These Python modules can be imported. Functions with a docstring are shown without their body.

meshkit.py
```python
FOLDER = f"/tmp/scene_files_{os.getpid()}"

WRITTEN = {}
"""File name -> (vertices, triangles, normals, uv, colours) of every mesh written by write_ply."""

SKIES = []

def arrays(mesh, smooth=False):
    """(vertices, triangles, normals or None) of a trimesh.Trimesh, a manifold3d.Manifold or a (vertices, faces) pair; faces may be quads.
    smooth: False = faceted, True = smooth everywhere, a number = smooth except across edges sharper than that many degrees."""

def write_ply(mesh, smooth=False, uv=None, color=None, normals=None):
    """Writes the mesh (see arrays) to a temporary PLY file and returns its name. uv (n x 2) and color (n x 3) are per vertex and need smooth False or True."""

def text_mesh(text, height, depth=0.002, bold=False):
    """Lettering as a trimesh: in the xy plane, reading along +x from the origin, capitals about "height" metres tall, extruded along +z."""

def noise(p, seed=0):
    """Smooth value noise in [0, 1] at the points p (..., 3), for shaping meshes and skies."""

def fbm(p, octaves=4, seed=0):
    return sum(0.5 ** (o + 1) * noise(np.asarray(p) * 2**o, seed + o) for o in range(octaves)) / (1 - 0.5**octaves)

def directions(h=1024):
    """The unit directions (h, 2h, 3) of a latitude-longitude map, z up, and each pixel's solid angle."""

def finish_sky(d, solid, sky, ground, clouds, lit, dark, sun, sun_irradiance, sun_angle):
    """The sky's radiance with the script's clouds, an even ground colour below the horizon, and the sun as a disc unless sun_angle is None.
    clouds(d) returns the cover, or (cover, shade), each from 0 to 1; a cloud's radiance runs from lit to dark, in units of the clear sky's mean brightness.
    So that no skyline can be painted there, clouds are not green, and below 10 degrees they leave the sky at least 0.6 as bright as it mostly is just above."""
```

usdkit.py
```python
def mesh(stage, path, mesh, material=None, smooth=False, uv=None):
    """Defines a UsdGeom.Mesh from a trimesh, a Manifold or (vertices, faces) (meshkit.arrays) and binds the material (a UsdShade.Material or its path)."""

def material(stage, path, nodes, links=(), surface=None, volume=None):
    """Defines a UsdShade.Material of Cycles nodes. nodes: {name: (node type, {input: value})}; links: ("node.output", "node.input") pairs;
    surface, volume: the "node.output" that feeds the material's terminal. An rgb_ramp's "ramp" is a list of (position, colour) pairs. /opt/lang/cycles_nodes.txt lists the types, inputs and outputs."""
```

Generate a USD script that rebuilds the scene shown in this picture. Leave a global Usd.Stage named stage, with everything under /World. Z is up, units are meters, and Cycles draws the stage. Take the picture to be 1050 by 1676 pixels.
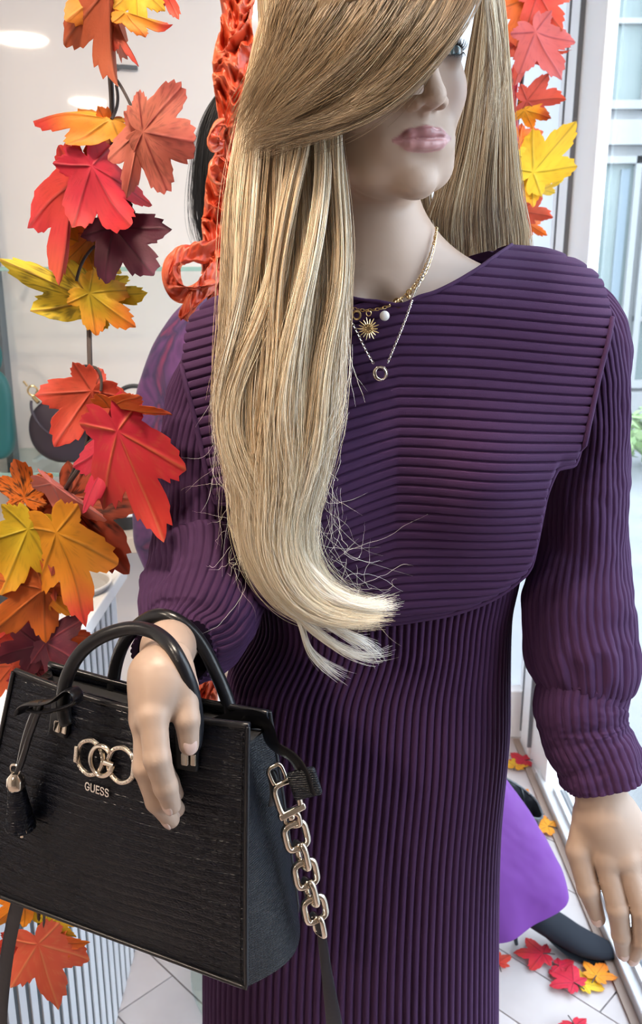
import math
import numpy as np
import trimesh
import manifold3d as m3
import shapely
import shapely.geometry as sg
from scipy.interpolate import CubicSpline, PchipInterpolator
from scipy.ndimage import map_coordinates
import usdkit
import meshkit
from pxr import Gf, Sdf, Usd, UsdGeom, UsdLux, UsdShade, Vt

stage = Usd.Stage.CreateInMemory()
UsdGeom.SetStageUpAxis(stage, 'Z')
UsdGeom.SetStageMetersPerUnit(stage, 1.0)
UsdGeom.Xform.Define(stage, '/World')
UsdGeom.Scope.Define(stage, '/World/Looks')

# ------------------------------------------------------------------ camera, sky, lights, exposure
FPX, PITCH, EYE = 1400.0, math.radians(15.5), np.array([0.0, 0.0, 1.47])
cam = UsdGeom.Camera.Define(stage, '/World/camera')
cam.CreateHorizontalApertureAttr(36.0)
cam.CreateVerticalApertureAttr(36.0 * 1676 / 1050)
cam.CreateFocalLengthAttr(36.0 * FPX / 1050)
cam.CreateClippingRangeAttr((0.02, 500.0))
cam.CreateFStopAttr(22.0)
cam.CreateFocusDistanceAttr(0.74)
cam.CreateExposureAttr(0.40)
cx_ = UsdGeom.Xformable(cam)
cx_.AddTranslateOp().Set(Gf.Vec3d(*EYE))
cx_.AddRotateXOp().Set(90.0 - math.degrees(PITCH))

SKY = 4.2            # overcast daylight outside
DOWN = 150.0          # radiance of the ceiling downlights
dome = UsdLux.DomeLight.Define(stage, '/World/sky')
dome.CreateIntensityAttr(1.0)
sky_mat = usdkit.material(stage, '/World/Looks/sky', {
    'tc': ('texture_coordinate', {}),
    'n': ('noise_texture', {'scale': 2.2, 'detail': 4.0}),
    'r': ('rgb_ramp', {'ramp': [(0.35, (0.66, 0.80, 1.0)), (0.65, (0.84, 0.92, 1.0))]}),
    'b': ('background_shader', {'strength': SKY})},
    [('tc.generated', 'n.vector'), ('n.fac', 'r.fac'), ('r.color', 'b.color')], surface='b.background')
UsdShade.MaterialBindingAPI.Apply(dome.GetPrim()).Bind(sky_mat)

# ------------------------------------------------------------------ helpers
C, S = math.cos(PITCH), math.sin(PITCH)


def W(px, py, D):
    """The point at distance D in front of the eye (along +y) that lies on the line of sight through a picture point."""
    a, b = (px - 525.0) / FPX, (838.0 - py) / FPX
    d = np.array([a, C + b * S, -S + b * C])
    return EYE + d * (D / d[1])


def WZ(px, py, z):
    a, b = (px - 525.0) / FPX, (838.0 - py) / FPX
    d = np.array([a, C + b * S, -S + b * C])
    return EYE + d * ((z - EYE[2]) / d[2])


used = {}


def numbered(parent, name):
    k = used.get((parent, name), 0)
    used[(parent, name)] = k + 1
    return name if k == 0 else f'{name}_{k:03d}'


base_of = {}


def data(p, **kw):
    for k, v in kw.items():
        if v:
            p.SetCustomDataByKey(k, v)


def thing(name, label, category, base=(0, 0, 0), group=None, kind=None):
    path = '/World/' + numbered('/World', name)
    x = UsdGeom.Xform.Define(stage, path)
    x.AddTranslateOp().Set(Gf.Vec3d(*map(float, base)))
    base_of[path] = np.array(base, float)
    data(x.GetPrim(), label=label, category=category, group=group, kind=kind)
    return path


def holder(name, parent):
    path = parent + '/' + numbered(parent, name)
    UsdGeom.Xform.Define(stage, path)
    base_of[path] = base_of.get(parent, np.zeros(3))
    return path


def part(parent, name, mesh, mat, smooth=35, col=None, label=None, kind=None, category=None, group=None, rough=None):
    """One mesh, given in world coordinates, under a thing, a part or /World."""
    path = parent + '/' + numbered(parent, name)
    off = base_of.get(parent, np.zeros(3))
    base_of[path] = off
    v, f, n = meshkit.arrays(mesh, True if col is not None else smooth)
    v = v - off
    m = usdkit.mesh(stage, path, trimesh.Trimesh(v, f, process=False), mat, smooth=False)
    if n is not None:
        m.CreateNormalsAttr(Vt.Vec3fArray.FromNumpy(n.astype(np.float32)))
        m.SetNormalsInterpolation('vertex')
    if col is not None:
        UsdGeom.PrimvarsAPI(m).CreatePrimvar('Col', Sdf.ValueTypeNames.Color3fArray, 'vertex').Set(Vt.Vec3fArray.FromNumpy(np.asarray(col, np.float32)))
    if rough is not None:
        UsdGeom.PrimvarsAPI(m).CreatePrimvar('Rough', Sdf.ValueTypeNames.FloatArray, 'vertex').Set(Vt.FloatArray.FromNumpy(np.asarray(rough, np.float32)))
    data(m.GetPrim(), label=label, kind=kind, category=category, group=group)
    return path


def solo(name, mesh, mat, label=None, category=None, smooth=35, kind=None, group=None, col=None):
    return part('/World', name, mesh, mat, smooth, col, label, kind, category, group)


def curves(parent, name, strands, widths, mat, label=None, kind=None):
    path = parent + '/' + numbered(parent, name)
    off = base_of.get(parent, np.zeros(3))
    c = UsdGeom.BasisCurves.Define(stage, path)
    c.CreateTypeAttr('linear')
    c.CreateCurveVertexCountsAttr(Vt.IntArray.FromNumpy(np.array([len(s) for s in strands], np.int32)))
    c.CreatePointsAttr(Vt.Vec3fArray.FromNumpy((np.vstack(strands) - off).astype(np.float32)))
    c.CreateWidthsAttr(Vt.FloatArray.FromNumpy(np.concatenate(widths).astype(np.float32)))
    c.SetWidthsInterpolation('vertex')
    UsdShade.MaterialBindingAPI.Apply(c.GetPrim()).Bind(mat)
    data(c.GetPrim(), label=label, kind=kind)
    return path


def M(name, color=(.5, .5, .5), rough=.5, metal=0., spec=.5, vary=None, vscale=20., bump=0., bscale=200., bdist=.001, attr=False, extra=None, trans=None, sheen=0., coat=0.):
    """A principled material; vary = second colour mixed in by noise, bump = fine noise relief, attr = colour from the mesh's Col."""
    p = {'roughness': rough, 'metallic': metal, 'specular_ior_level': spec, 'base_color': color}
    if sheen:
        p.update(sheen_weight=sheen, sheen_roughness=.4, sheen_tint=color if sheen < .5 else (.8, .7, .9))
    if coat:
        p.update(coat_weight=coat, coat_roughness=.04)
    if extra:
        p.update(extra)
    nodes, links = {'p': ('principled_bsdf', p)}, []
    if attr:
        nodes['a'] = ('attribute', {'attribute': 'Col'})
        links.append(('a.color', 'p.base_color'))
    if attr == 'rough':
        nodes['ar'] = ('attribute', {'attribute': 'Rough'})
        links.append(('ar.fac', 'p.roughness'))
    if vary is not None:
        nodes['tc'] = ('texture_coordinate', {})
        nodes['n'] = ('noise_texture', {'scale': vscale, 'detail': 4.0})
        nodes['r'] = ('rgb_ramp', {'ramp': [(.35, color), (.65, vary)]})
        links += [('tc.object', 'n.vector'), ('n.fac', 'r.fac'), ('r.color', 'p.base_color')]
    if bump:
        nodes['tb'] = ('texture_coordinate', {})
        nodes['nb'] = ('noise_texture', {'scale': bscale, 'detail': 3.0})
        nodes['b'] = ('bump', {'strength': bump, 'distance': bdist})
        links += [('tb.object', 'nb.vector'), ('nb.fac', 'b.height'), ('b.normal', 'p.normal')]
    surface = 'p.BSDF'
    if trans is not None:
        nodes['t'] = ('translucent_bsdf', {'color': color})
        nodes['mx'] = ('mix_closure', {'fac': trans})
        if attr:
            links.append(('a.color', 't.color'))
        links += [('p.BSDF', 'mx.closure1'), ('t.BSDF', 'mx.closure2')]
        surface = 'mx.closure'
    return usdkit.material(stage, '/World/Looks/' + name, nodes, links, surface=surface)


def box(c, s):
    m = trimesh.creation.box(s)
    m.apply_translation(c)
    return m


def box2(lo, hi):
    lo, hi = np.array(lo, float), np.array(hi, float)
    return box((lo + hi) / 2, hi - lo)


def tm(man):
    a = man.to_mesh()
    return trimesh.Trimesh(a.vert_properties[:, :3], a.tri_verts, process=False)


def rbox(c, s, r, n=8):
    """A box with rounded edges."""
    s = np.array(s, float)
    b = m3.Manifold.sphere(r, n)
    h = np.maximum(s / 2 - r, 1e-5)
    man = m3.Manifold.batch_hull([b.translate(tuple(h * np.array(k))) for k in np.ndindex(2, 2, 2) for k in [np.array(k) * 2 - 1]])
    return tm(man.translate(tuple(map(float, c))))


def cat(*ms):
    return trimesh.util.concatenate([m for m in ms])


def spline(pts, n):
    pts = np.asarray(pts, float)
    t = np.r_[0, np.cumsum(np.maximum(np.linalg.norm(np.diff(pts[:, :3], axis=0), axis=1), 1e-6))]
    t /= t[-1]
    return PchipInterpolator(t, pts)(np.linspace(0, 1, n)) if pts.shape[1] > 3 else CubicSpline(t, pts)(np.linspace(0, 1, n))


def frames(p, up=None):
    t = np.gradient(p, axis=0)
    t /= np.linalg.norm(t, axis=1, keepdims=True) + 1e-12
    a = np.cross(t[0], up if up is not None else ([0, 0, 1.] if abs(t[0][2]) < .9 else [1., 0, 0]))
    a /= np.linalg.norm(a)
    A = [a]
    for k in range(1, len(p)):
        a = A[-1] - t[k] * np.dot(A[-1], t[k])
        A.append(a / (np.linalg.norm(a) + 1e-12))
    A = np.array(A)
    return t, A, np.cross(t, A)


def skin(rings, cap=True, closed=False):
    """A mesh through equal rings of points (n, m, 3)."""
    n, m = rings.shape[:2]
    i, j = np.meshgrid(np.arange(n if closed else n - 1), np.arange(m), indexing='ij')
    a, b = i * m + j, i * m + (j + 1) % m
    c, d = ((i + 1) % n) * m + (j + 1) % m, ((i + 1) % n) * m + j
    f = np.stack([np.stack([a, b, c], -1), np.stack([a, c, d], -1)], 2).reshape(-1, 3)
    v = rings.reshape(-1, 3)
    if cap and not closed:
        v = np.vstack([v, rings[0].mean(0), rings[-1].mean(0)])
        k = np.arange(m)
        f = np.vstack([f, np.stack([np.full(m, n * m), (k + 1) % m, k], 1), np.stack([np.full(m, n * m + 1), (n - 1) * m + k, (n - 1) * m + (k + 1) % m], 1)])
    return trimesh.Trimesh(v, f, process=False)


def tube(pts, r, sides=10, n=None, cap=True, closed=False, flat=1.0, up=None):
    """A round (or flattened) tube through points."""
    p = spline(pts, n) if n else np.asarray(pts, float)
    r = np.broadcast_to(np.interp(np.linspace(0, 1, len(p)), np.linspace(0, 1, np.size(r)), np.atleast_1d(r)), (len(p),))
    t, A, B = frames(p, up)
    if closed:
        t = np.roll(p, -1, 0) - np.roll(p, 1, 0)
        t /= np.linalg.norm(t, axis=1, keepdims=True)
        nrm = np.cross(p[1] - p[0], p[len(p) // 3] - p[0])
        nrm /= np.linalg.norm(nrm)
        B = np.broadcast_to(nrm, p.shape)
        A = np.cross(B, t)
    th = np.arange(sides) * 2 * np.pi / sides
    rings = p[:, None] + r[:, None, None] * (np.cos(th)[None, :, None] * A[:, None] + flat * np.sin(th)[None, :, None] * B[:, None])
    return skin(rings, cap, closed)


def grid_mesh(G):
    n, m = G.shape[:2]
    i, j = np.meshgrid(np.arange(n - 1), np.arange(m - 1), indexing='ij')
    a, b, c, d = i * m + j, i * m + j + 1, (i + 1) * m + j + 1, (i + 1) * m + j
    return trimesh.Trimesh(G.reshape(-1, 3), np.stack([np.stack([a, b, c], -1), np.stack([a, c, d], -1)], 2).reshape(-1, 3), process=False)


def lathe(profile, n=32):
    return trimesh.creation.revolve(np.array(profile, float), sections=n)


def ring(c, R, r, nrm, n=24, sides=8, squash=1.0, roll=0.0):
    """A torus at c with axis nrm; squash makes an oval."""
    nrm = np.array(nrm, float) / np.linalg.norm(nrm)
    a = np.cross(nrm, [0, 0, 1.] if abs(nrm[2]) < .9 else [1., 0, 0])
    a /= np.linalg.norm(a)
    b = np.cross(nrm, a)
    a, b = a * math.cos(roll) + b * math.sin(roll), b * math.cos(roll) - a * math.sin(roll)
    th = np.linspace(0, 2 * np.pi, n, endpoint=False)
    return tube(np.array(c) + R * (np.cos(th)[:, None] * a * squash + np.sin(th)[:, None] * b), r, sides, closed=True)


def sphere(c, r, k=2, s=(1, 1, 1)):
    m = trimesh.creation.icosphere(k, 1.0)
    m.apply_scale(np.array(s) * r)
    m.apply_translation(c)
    return m


def place(mesh, X, Y, Z, O):
    m = mesh.copy()
    T = np.eye(4)
    T[:3, 0], T[:3, 1], T[:3, 2], T[:3, 3] = X, Y, Z, O
    m.apply_transform(T)
    return m


def unit(v):
    v = np.asarray(v, float)
    return v / np.linalg.norm(v)


# ---- implicit shapes: smooth unions of simple bodies, turned into one continuous mesh
def ell(P, c, r):
    q = (P - np.asarray(c)) / np.asarray(r)
    k0 = np.linalg.norm(q, axis=1)
    k1 = np.linalg.norm(q / np.asarray(r), axis=1) + 1e-9
    return k0 * (k0 - 1) / k1


def cone(P, a, b, ra, rb):
    a, b = np.asarray(a, float), np.asarray(b, float)
    d = b - a
    h = np.clip((P - a) @ d / (d @ d), 0, 1)
    return np.linalg.norm(P - a - h[:, None] * d, axis=1) - (ra + (rb - ra) * h)


def smin(a, b, k):
    h = np.maximum(k - np.abs(a - b), 0) / k
    return np.minimum(a, b) - h * h * k * .25


def smax(a, b, k):
    return -smin(-a, -b, k)


def sdf_mesh(f, lo, hi, h):
    lo, hi = np.array(lo, float), np.array(hi, float)
    nc = np.ceil((hi - lo) / (4 * h)).astype(int) + 1
    g = np.stack(np.meshgrid(*[lo[k] + np.arange(nc[k]) * 4 * h for k in range(3)], indexing='ij'), -1)
    co = f(g.reshape(-1, 3)).reshape(nc)
    nf = (nc - 1) * 4 + 1
    ix = np.stack(np.meshgrid(*[np.arange(k) / 4.0 for k in nf], indexing='ij'), 0)
    v = map_coordinates(co, ix.reshape(3, -1), order=1).reshape(nf)
    near = np.abs(v) < 6 * h
    idx = np.argwhere(near)
    for s in range(0, len(idx), 400000):
        q = idx[s:s + 400000]
        v[q[:, 0], q[:, 1], q[:, 2]] = f(lo + q * h)
    neg = v < 0
    cnt = np.zeros(np.array(nf) - 1, np.int8)
    for o in np.ndindex(2, 2, 2):
        cnt += neg[o[0]:nf[0] - 1 + o[0], o[1]:nf[1] - 1 + o[1], o[2]:nf[2] - 1 + o[2]]
    cells = np.argwhere((cnt > 0) & (cnt < 8))
    num = -np.ones(cnt.shape, np.int64)
    num[cells[:, 0], cells[:, 1], cells[:, 2]] = np.arange(len(cells))
    acc, n = np.zeros((len(cells), 3)), np.zeros(len(cells))
    corners = list(np.ndindex(2, 2, 2))
    cv = {o: v[cells[:, 0] + o[0], cells[:, 1] + o[1], cells[:, 2] + o[2]] for o in corners}
    for o in corners:
        for ax in range(3):
            if o[ax] == 0:
                e = list(o); e[ax] = 1; e = tuple(e)
                a, b = cv[o], cv[e]
                x = (a < 0) != (b < 0)
                t = np.where(x, a / np.where(x, a - b, 1), 0)
                p = np.array(o, float)[None] + t[:, None] * (np.array(e) - np.array(o))
                acc[x] += p[x]
                n[x] += 1
    verts = lo + (cells + acc / n[:, None]) * h
    faces = []
    for ax in range(3):
        u, w = (ax + 1) % 3, (ax + 2) % 3
        s0, s1 = [slice(None)] * 3, [slice(None)] * 3
        s0[ax], s1[ax] = slice(0, -1), slice(1, None)
        e = np.argwhere(neg[tuple(s0)] != neg[tuple(s1)])
        e = e[(e[:, u] > 0) & (e[:, w] > 0) & (e[:, u] < nf[u] - 1) & (e[:, w] < nf[w] - 1)]
        ins = neg[e[:, 0], e[:, 1], e[:, 2]]
        q = []
        for du, dw in ((0, 0), (1, 0), (1, 1), (0, 1)):
            c = e.copy(); c[:, u] -= du; c[:, w] -= dw
            q.append(num[c[:, 0], c[:, 1], c[:, 2]])
        q = np.stack(q, 1)
        q[~ins] = q[~ins][:, ::-1]
        faces += [q[:, [0, 1, 2]], q[:, [0, 2, 3]]]
    m = trimesh.Trimesh(verts, np.vstack(faces), process=False)
    e = np.sort(np.vstack([m.faces[:, [0, 1]], m.faces[:, [1, 2]], m.faces[:, [2, 0]]]), axis=1)
    e = np.unique(e, axis=0)
    deg = np.maximum(np.bincount(e.ravel(), minlength=len(verts)), 1)[:, None]
    for _ in range(2):  # two light relaxing passes along the surface
        a = np.zeros_like(verts)
        for k in range(3):
            a[:, k] = np.bincount(e[:, 0], verts[e[:, 1], k], len(verts)) + np.bincount(e[:, 1], verts[e[:, 0], k], len(verts))
        verts = verts * .5 + a / deg * .5
    return trimesh.Trimesh(verts, m.faces, process=False)


def sstep(x, a, b):
    t = np.clip((x - a) / (b - a), 0, 1)
    return t * t * (3 - 2 * t)
# ------------------------------------------------------------------ materials
M_floor = [M('floor_plank_%d' % k, c, .42, vary=v, vscale=9., bump=.08, bscale=60.) for k, (c, v) in enumerate([
    ((.50, .44, .43), (.55, .49, .48)), ((.47, .415, .405), (.52, .47, .46)), ((.53, .47, .46), (.49, .43, .42))])]
M_joint = M('floor_joint', (.42, .36, .35), .8)
M_white = M('white_paint', (.78, .76, .75), .55)
M_frame = M('window_frame_white', (.90, .90, .91), .4)
M_sealstrip = M('seal_strip', (.16, .17, .19), .6)
M_track = M('track_aluminium', (.62, .63, .65), .35, metal=.3)
M_panel = M('glossy_wall_panel', (.77, .695, .655), .35, coat=1.0)
M_ceiling = M('ceiling_paint', (.72, .70, .68), .8)
M_shelfglass = usdkit.material(stage, '/World/Looks/shelf_plate_glass', {
    't': ('transparent_bsdf', {'color': (.93, .975, .96)}), 'g': ('glossy_bsdf', {'roughness': .01, 'color': (.9, 1, .97)}), 'm': ('mix_closure', {'fac': .10})},
    [('t.BSDF', 'm.closure1'), ('g.BSDF', 'm.closure2')], surface='m.closure')
M_greenedge = M('glass_edge_green', (.30, .46, .40), .15)
M_glassedge = M('shelf_glass', (.75, .93, .88), .02, extra={'transmission_weight': .92, 'ior': 1.45})
M_upright = M('upright_grey', (.12, .13, .14), .4)
M_slat = M('counter_slat_white', (.60, .60, .62), .5)
M_groove = M('counter_groove_grey', (.06, .065, .07), .8)
M_top = M('counter_top_white', (.90, .89, .88), .35)
M_ledge = M('ledge_wood', (.62, .52, .43), .5, vary=(.55, .45, .36), vscale=12.)
M_lamp = usdkit.material(stage, '/World/Looks/lamp_glow', {'e': ('emission', {'color': (1.0, .83, .65), 'strength': DOWN})}, surface='e.emission')
M_trim = M('lamp_trim', (.8, .8, .8), .4)
M_pane = usdkit.material(stage, '/World/Looks/window_pane', {
    't': ('transparent_bsdf', {'color': (.97, .985, .98)}), 'g': ('glossy_bsdf', {'roughness': .0, 'color': (1, 1, 1)}), 'm': ('mix_closure', {'fac': .04})},
    [('t.BSDF', 'm.closure1'), ('g.BSDF', 'm.closure2')], surface='m.closure')

HC = 2.67            # ceiling height
XW = .69             # plane of the shop window
YB = 2.52            # back wall

# floor: slab and diagonal planks
floor = solo('floor', box2((-3.0, -3.2, -.12), (.78, 2.6, -.010)), M_joint, 'pale floor of diagonal planks in the shop window bay', kind='structure')
room_poly = sg.box(-1.2, .75, .655, YB)
dr, pr = np.array([1, -1]) / math.sqrt(2), np.array([1, 1]) / math.sqrt(2)
rng = np.random.default_rng(4)
for i in range(-10, 22):
    off = rng.uniform(0, 1.1)
    for j in range(-4, 4):
        a, b = i * .142, (i + 1) * .142 - .0035
        s0, s1 = j * 1.1 + off, (j + 1) * 1.1 + off - .0035
        q = [pr * a + dr * s0, pr * b + dr * s0, pr * b + dr * s1, pr * a + dr * s1]
        g = sg.Polygon(q + np.array([0, .2])).intersection(room_poly)
        if g.is_empty or g.area < .002:
            continue
        m = trimesh.creation.extrude_polygon(g, .010)
        m.apply_translation((0, 0, -.010))
        part(floor, 'floor_plank', m, M_floor[int(rng.integers(3))])

# ceiling with downlights
solo('ceiling', box2((-3.0, -3.2, HC), (.78, 2.6, HC + .1)), M_ceiling, 'flat white ceiling of the shop', kind='structure')
for k, (x, y, lab) in enumerate([(-1.57, .04, 'round ceiling downlight over the counter side, mirrored brightest at the top left of the wall'),
                                 (-1.67, -1.66, 'round ceiling downlight towards the shop entrance, mirrored lower beside the leaf garland'),
                                 (-.29, .56, 'round ceiling downlight right above the handbag')]):
    t = thing('ceiling_downlight', lab, 'ceiling light', (x, y, HC))
    part(t, 'lamp_trim', place(lathe([(.125, 0), (.15, 0), (.15, -.008), (.128, -.012), (.125, 0)], 40), (1, 0, 0), (0, 1, 0), (0, 0, 1), (x, y, HC)), M_trim)
    part(t, 'diffuser', place(lathe([(0, -.004), (.124, -.004), (.124, -.001), (0, -.001)], 40), (1, 0, 0), (0, 1, 0), (0, 0, 1), (x, y, HC)), M_lamp)

# walls
XF = .20             # where the glossy panel ends and the frosted end window begins
solo('wall_back', box2((-3.0, YB, 0), (XF, YB + .1, HC)), M_panel, 'glossy pale back panel of the display', kind='structure')
M_frost = usdkit.material(stage, '/World/Looks/frosted_film', {'t': ('translucent_bsdf', {'color': (.66, .68, .70)}), 'd': ('diffuse_bsdf', {'color': (.8, .8, .8)}), 'm': ('mix_closure', {'fac': .30})},
    [('t.BSDF', 'm.closure1'), ('d.BSDF', 'm.closure2')], surface='m.closure')
wn2 = thing('window_2', 'frosted white end window behind the right leaf garland', '', (.45, YB, 0), kind='structure')
part(wn2, 'pane', box2((XF + .02, YB + .04, .15), (.665, YB + .046, HC - .1)), M_frost)
part(wn2, 'window_frame', box2((XF, YB, 0), (XF + .03, YB + .1, HC)), M_frame)
part(wn2, 'window_frame', box2((XF, YB - .002, HC - .12), (.70, YB + .1, HC)), M_frame)
part(wn2, 'window_frame', box2((.655, YB + .005, 0), (.78, YB + .1, HC)), M_frame)
part(wn2, 'sill', rbox(((XF + .66) / 2, YB + .03, .085), (.66 - XF, .07, .17), .006), M_frame)
M_dark = M('wall_grey', (.20, .195, .195), .7)
solo('wall_left', box2((-3.1, -3.2, 0), (-3.0, 2.6, HC)), M_white, 'far left white wall of the shop', kind='structure')
solo('wall_front', box2((-3.0, -3.3, 0), (.78, -3.2, HC)), M_dark, 'grey wall behind the viewer', kind='structure')
solo('baseboard_back', box2((-.85, YB - .012, 0), (XF, YB, .17)), M_white, 'low white baseboard along the back panel', kind='structure')

# the shop window on the right: frame bars, panes, floor track
win = thing('window_1', 'tall white framed shop window along the right side', 'window', (XW, 0, 0), kind='structure')
stage.GetPrimAtPath(win).ClearCustomDataByKey('category')
part(win, 'window_post', cat(rbox((XW - .016, 2.3625, HC / 2), (.030, .305, HC), .004), rbox((XW - .034, 2.44, HC / 2), (.012, .10, HC), .003)), M_frame)
for y in (2.495, 2.392):
    part(win, 'seal_strip', box2((XW - .043, y - .003, .04), (XW - .030, y + .003, HC)), M_sealstrip)
part(win, 'floor_track', cat(rbox((XW - .005, 1.24, .016), (.075, 2.08, .032), .004), box2((XW - .02, .2, .032), (XW - .008, 2.17, .046)), box2((XW + .012, .2, .032), (XW + .024, 2.17, .046))), M_track)
part(win, 'track_seal', box2((XW + .001, .2, .030), (XW + .006, 2.17, .034)), M_sealstrip)
part(win, 'threshold_strip', box2((XW - .062, .2, 0), (XW - .043, YB - .02, .007)), M('threshold_brown', (.30, .22, .18), .6))
part(win, 'header', box2((XW - .04, .2, HC - .12), (XW + .05, 2.5, HC)), M_frame)
part(win, 'window_post', rbox((XW + .02, .23, HC / 2), (.06, .07, HC - .1), .004), M_frame)
part(win, 'pane', box2((XW + .006, .27, .04), (XW + .012, 2.21, HC - .12)), M_pane)
solo('wall_right', box2((XW, -3.2, 0), (XW + .09, .194, HC)), M_dark, 'grey wall beside the viewer up to the shop window', kind='structure')

# ------------------------------------------------------------------ outside
M_pave = M('pavement', (.20, .205, .21), .85, vary=(.17, .175, .18), vscale=3.)
M_facade = M('facade_white', (.25, .255, .255), .85)
M_fglass = M('facade_glass', (.13, .165, .16), .35, spec=.15, vary=(.17, .205, .20), vscale=.6)
M_blind = M('blind_grey', (.15, .19, .22), .8)
M_bush = M('bush_leaf', (.16, .27, .10), .6, vary=(.24, .33, .14), vscale=8.)
M_curb = M('kerb_stone', (.22, .22, .22), .85)
pav = solo('pavement', cat(box2((.80, -3.2, -.16), (30, 2.62, -.03)), box2((-8, 2.62, -.16), (30, 30, -.03))), M_pave, 'bright grey pavement outside the window', kind='structure')
bl = thing('street_building', 'pale building with tall glazed windows across the street', 'building', (4.5, 9.2, 0))
part(bl, 'wall', box2((.9, 9.3, -.1), (12, 9.8, 9)), M_facade)
for r, (z0, z1) in enumerate(((.30, 2.62), (3.05, 5.6), (6.0, 8.4))):
    for c in range(7):
        x0 = 1.2 + c * 1.05
        fr = part(bl, 'window_surround', cat(box2((x0, 9.22, z0), (x0 + .06, 9.31, z1)), box2((x0 + .92, 9.22, z0), (x0 + .98, 9.31, z1)), box2((x0, 9.22, z1 - .07), (x0 + .98, 9.31, z1)), box2((x0, 9.20, z0), (x0 + .98, 9.31, z0 + .08)), box2((x0, 9.24, z0 + (z1 - z0) * .3), (x0 + .98, 9.30, z0 + (z1 - z0) * .3 + .05))), M_facade)
        part(fr, 'pane', box2((x0 + .05, 9.285, z0 + .05), (x0 + .93, 9.305, z1 - .05)), M_fglass)
        if r == 0 or (c + r) % 2:
            for b in range(4):
                xb = x0 + .12 + b * .21 + .04 * ((b * 7 + c) % 3)
                part(fr, 'blind', box2((xb, 9.265, z0 + .1), (xb + .09, 9.283, z1 - .12 - .35 * ((b + c) % 2))), M_blind)
part(bl, 'plinth', box2((.9, 9.15, -.1), (12, 9.3, .26)), M_curb)
part(bl, 'string_course', box2((.9, 9.18, 2.72), (12, 9.3, 2.95)), M_facade)
rng = np.random.default_rng(8)
for k, (x, y) in enumerate([(2.1, 6.4), (2.72, 6.7), (3.4, 6.6)]):
    t = thing('shrub', ('small green shrub growing nearest the window post outside', 'round green shrub between its two neighbours on the pavement', 'green shrub furthest right on the pavement outside')[k], 'shrub', (x, y, -.03), group='shrubs across the pavement')
    vs, fs = [], []
    for i in range(260):
        d = unit(rng.normal(size=3)); r = .27 * rng.uniform(.7, 1.05)
        c = np.array([x, y, .26]) + d * r * np.array([1, 1, 1.0])
        c[2] = max(c[2], .03)
        a = unit(rng.normal(size=3)); b = unit(np.cross(a, d)); L = rng.uniform(.05, .09)
        o = len(vs)
        vs += [c - a * L, c + b * L * .45, c + a * L, c - b * L * .45 + d * .01]
        fs += [(o, o + 1, o + 2), (o, o + 2, o + 3)]
    part(t, 'foliage', trimesh.Trimesh(np.array(vs), np.array(fs), process=False), M_bush, kind='stuff')
    part(t, 'stem', tube([(x, y, -.03), (x + .01, y, .12), (x, y, .3)], .02, 6), M('shrub_stem_%d' % k, (.15, .1, .07), .8))
solo('kerb', box2((.9, 7.4, -.03), (12, 7.55, .09)), M_curb, 'low pale stone kerb in front of the building', kind='structure')

# ------------------------------------------------------------------ shelving and counter at the left
xs = -.905
solo('shelf_upright', cat(box2((xs - .022, YB - .045, 0), (xs, YB - .001, HC - .002)), box2((xs - .006, YB - .06, 0), (xs + .004, YB - .045, HC - .002))), M_upright, 'dark slim metal upright at the edge of the glossy panel', 'shelf upright')


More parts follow.
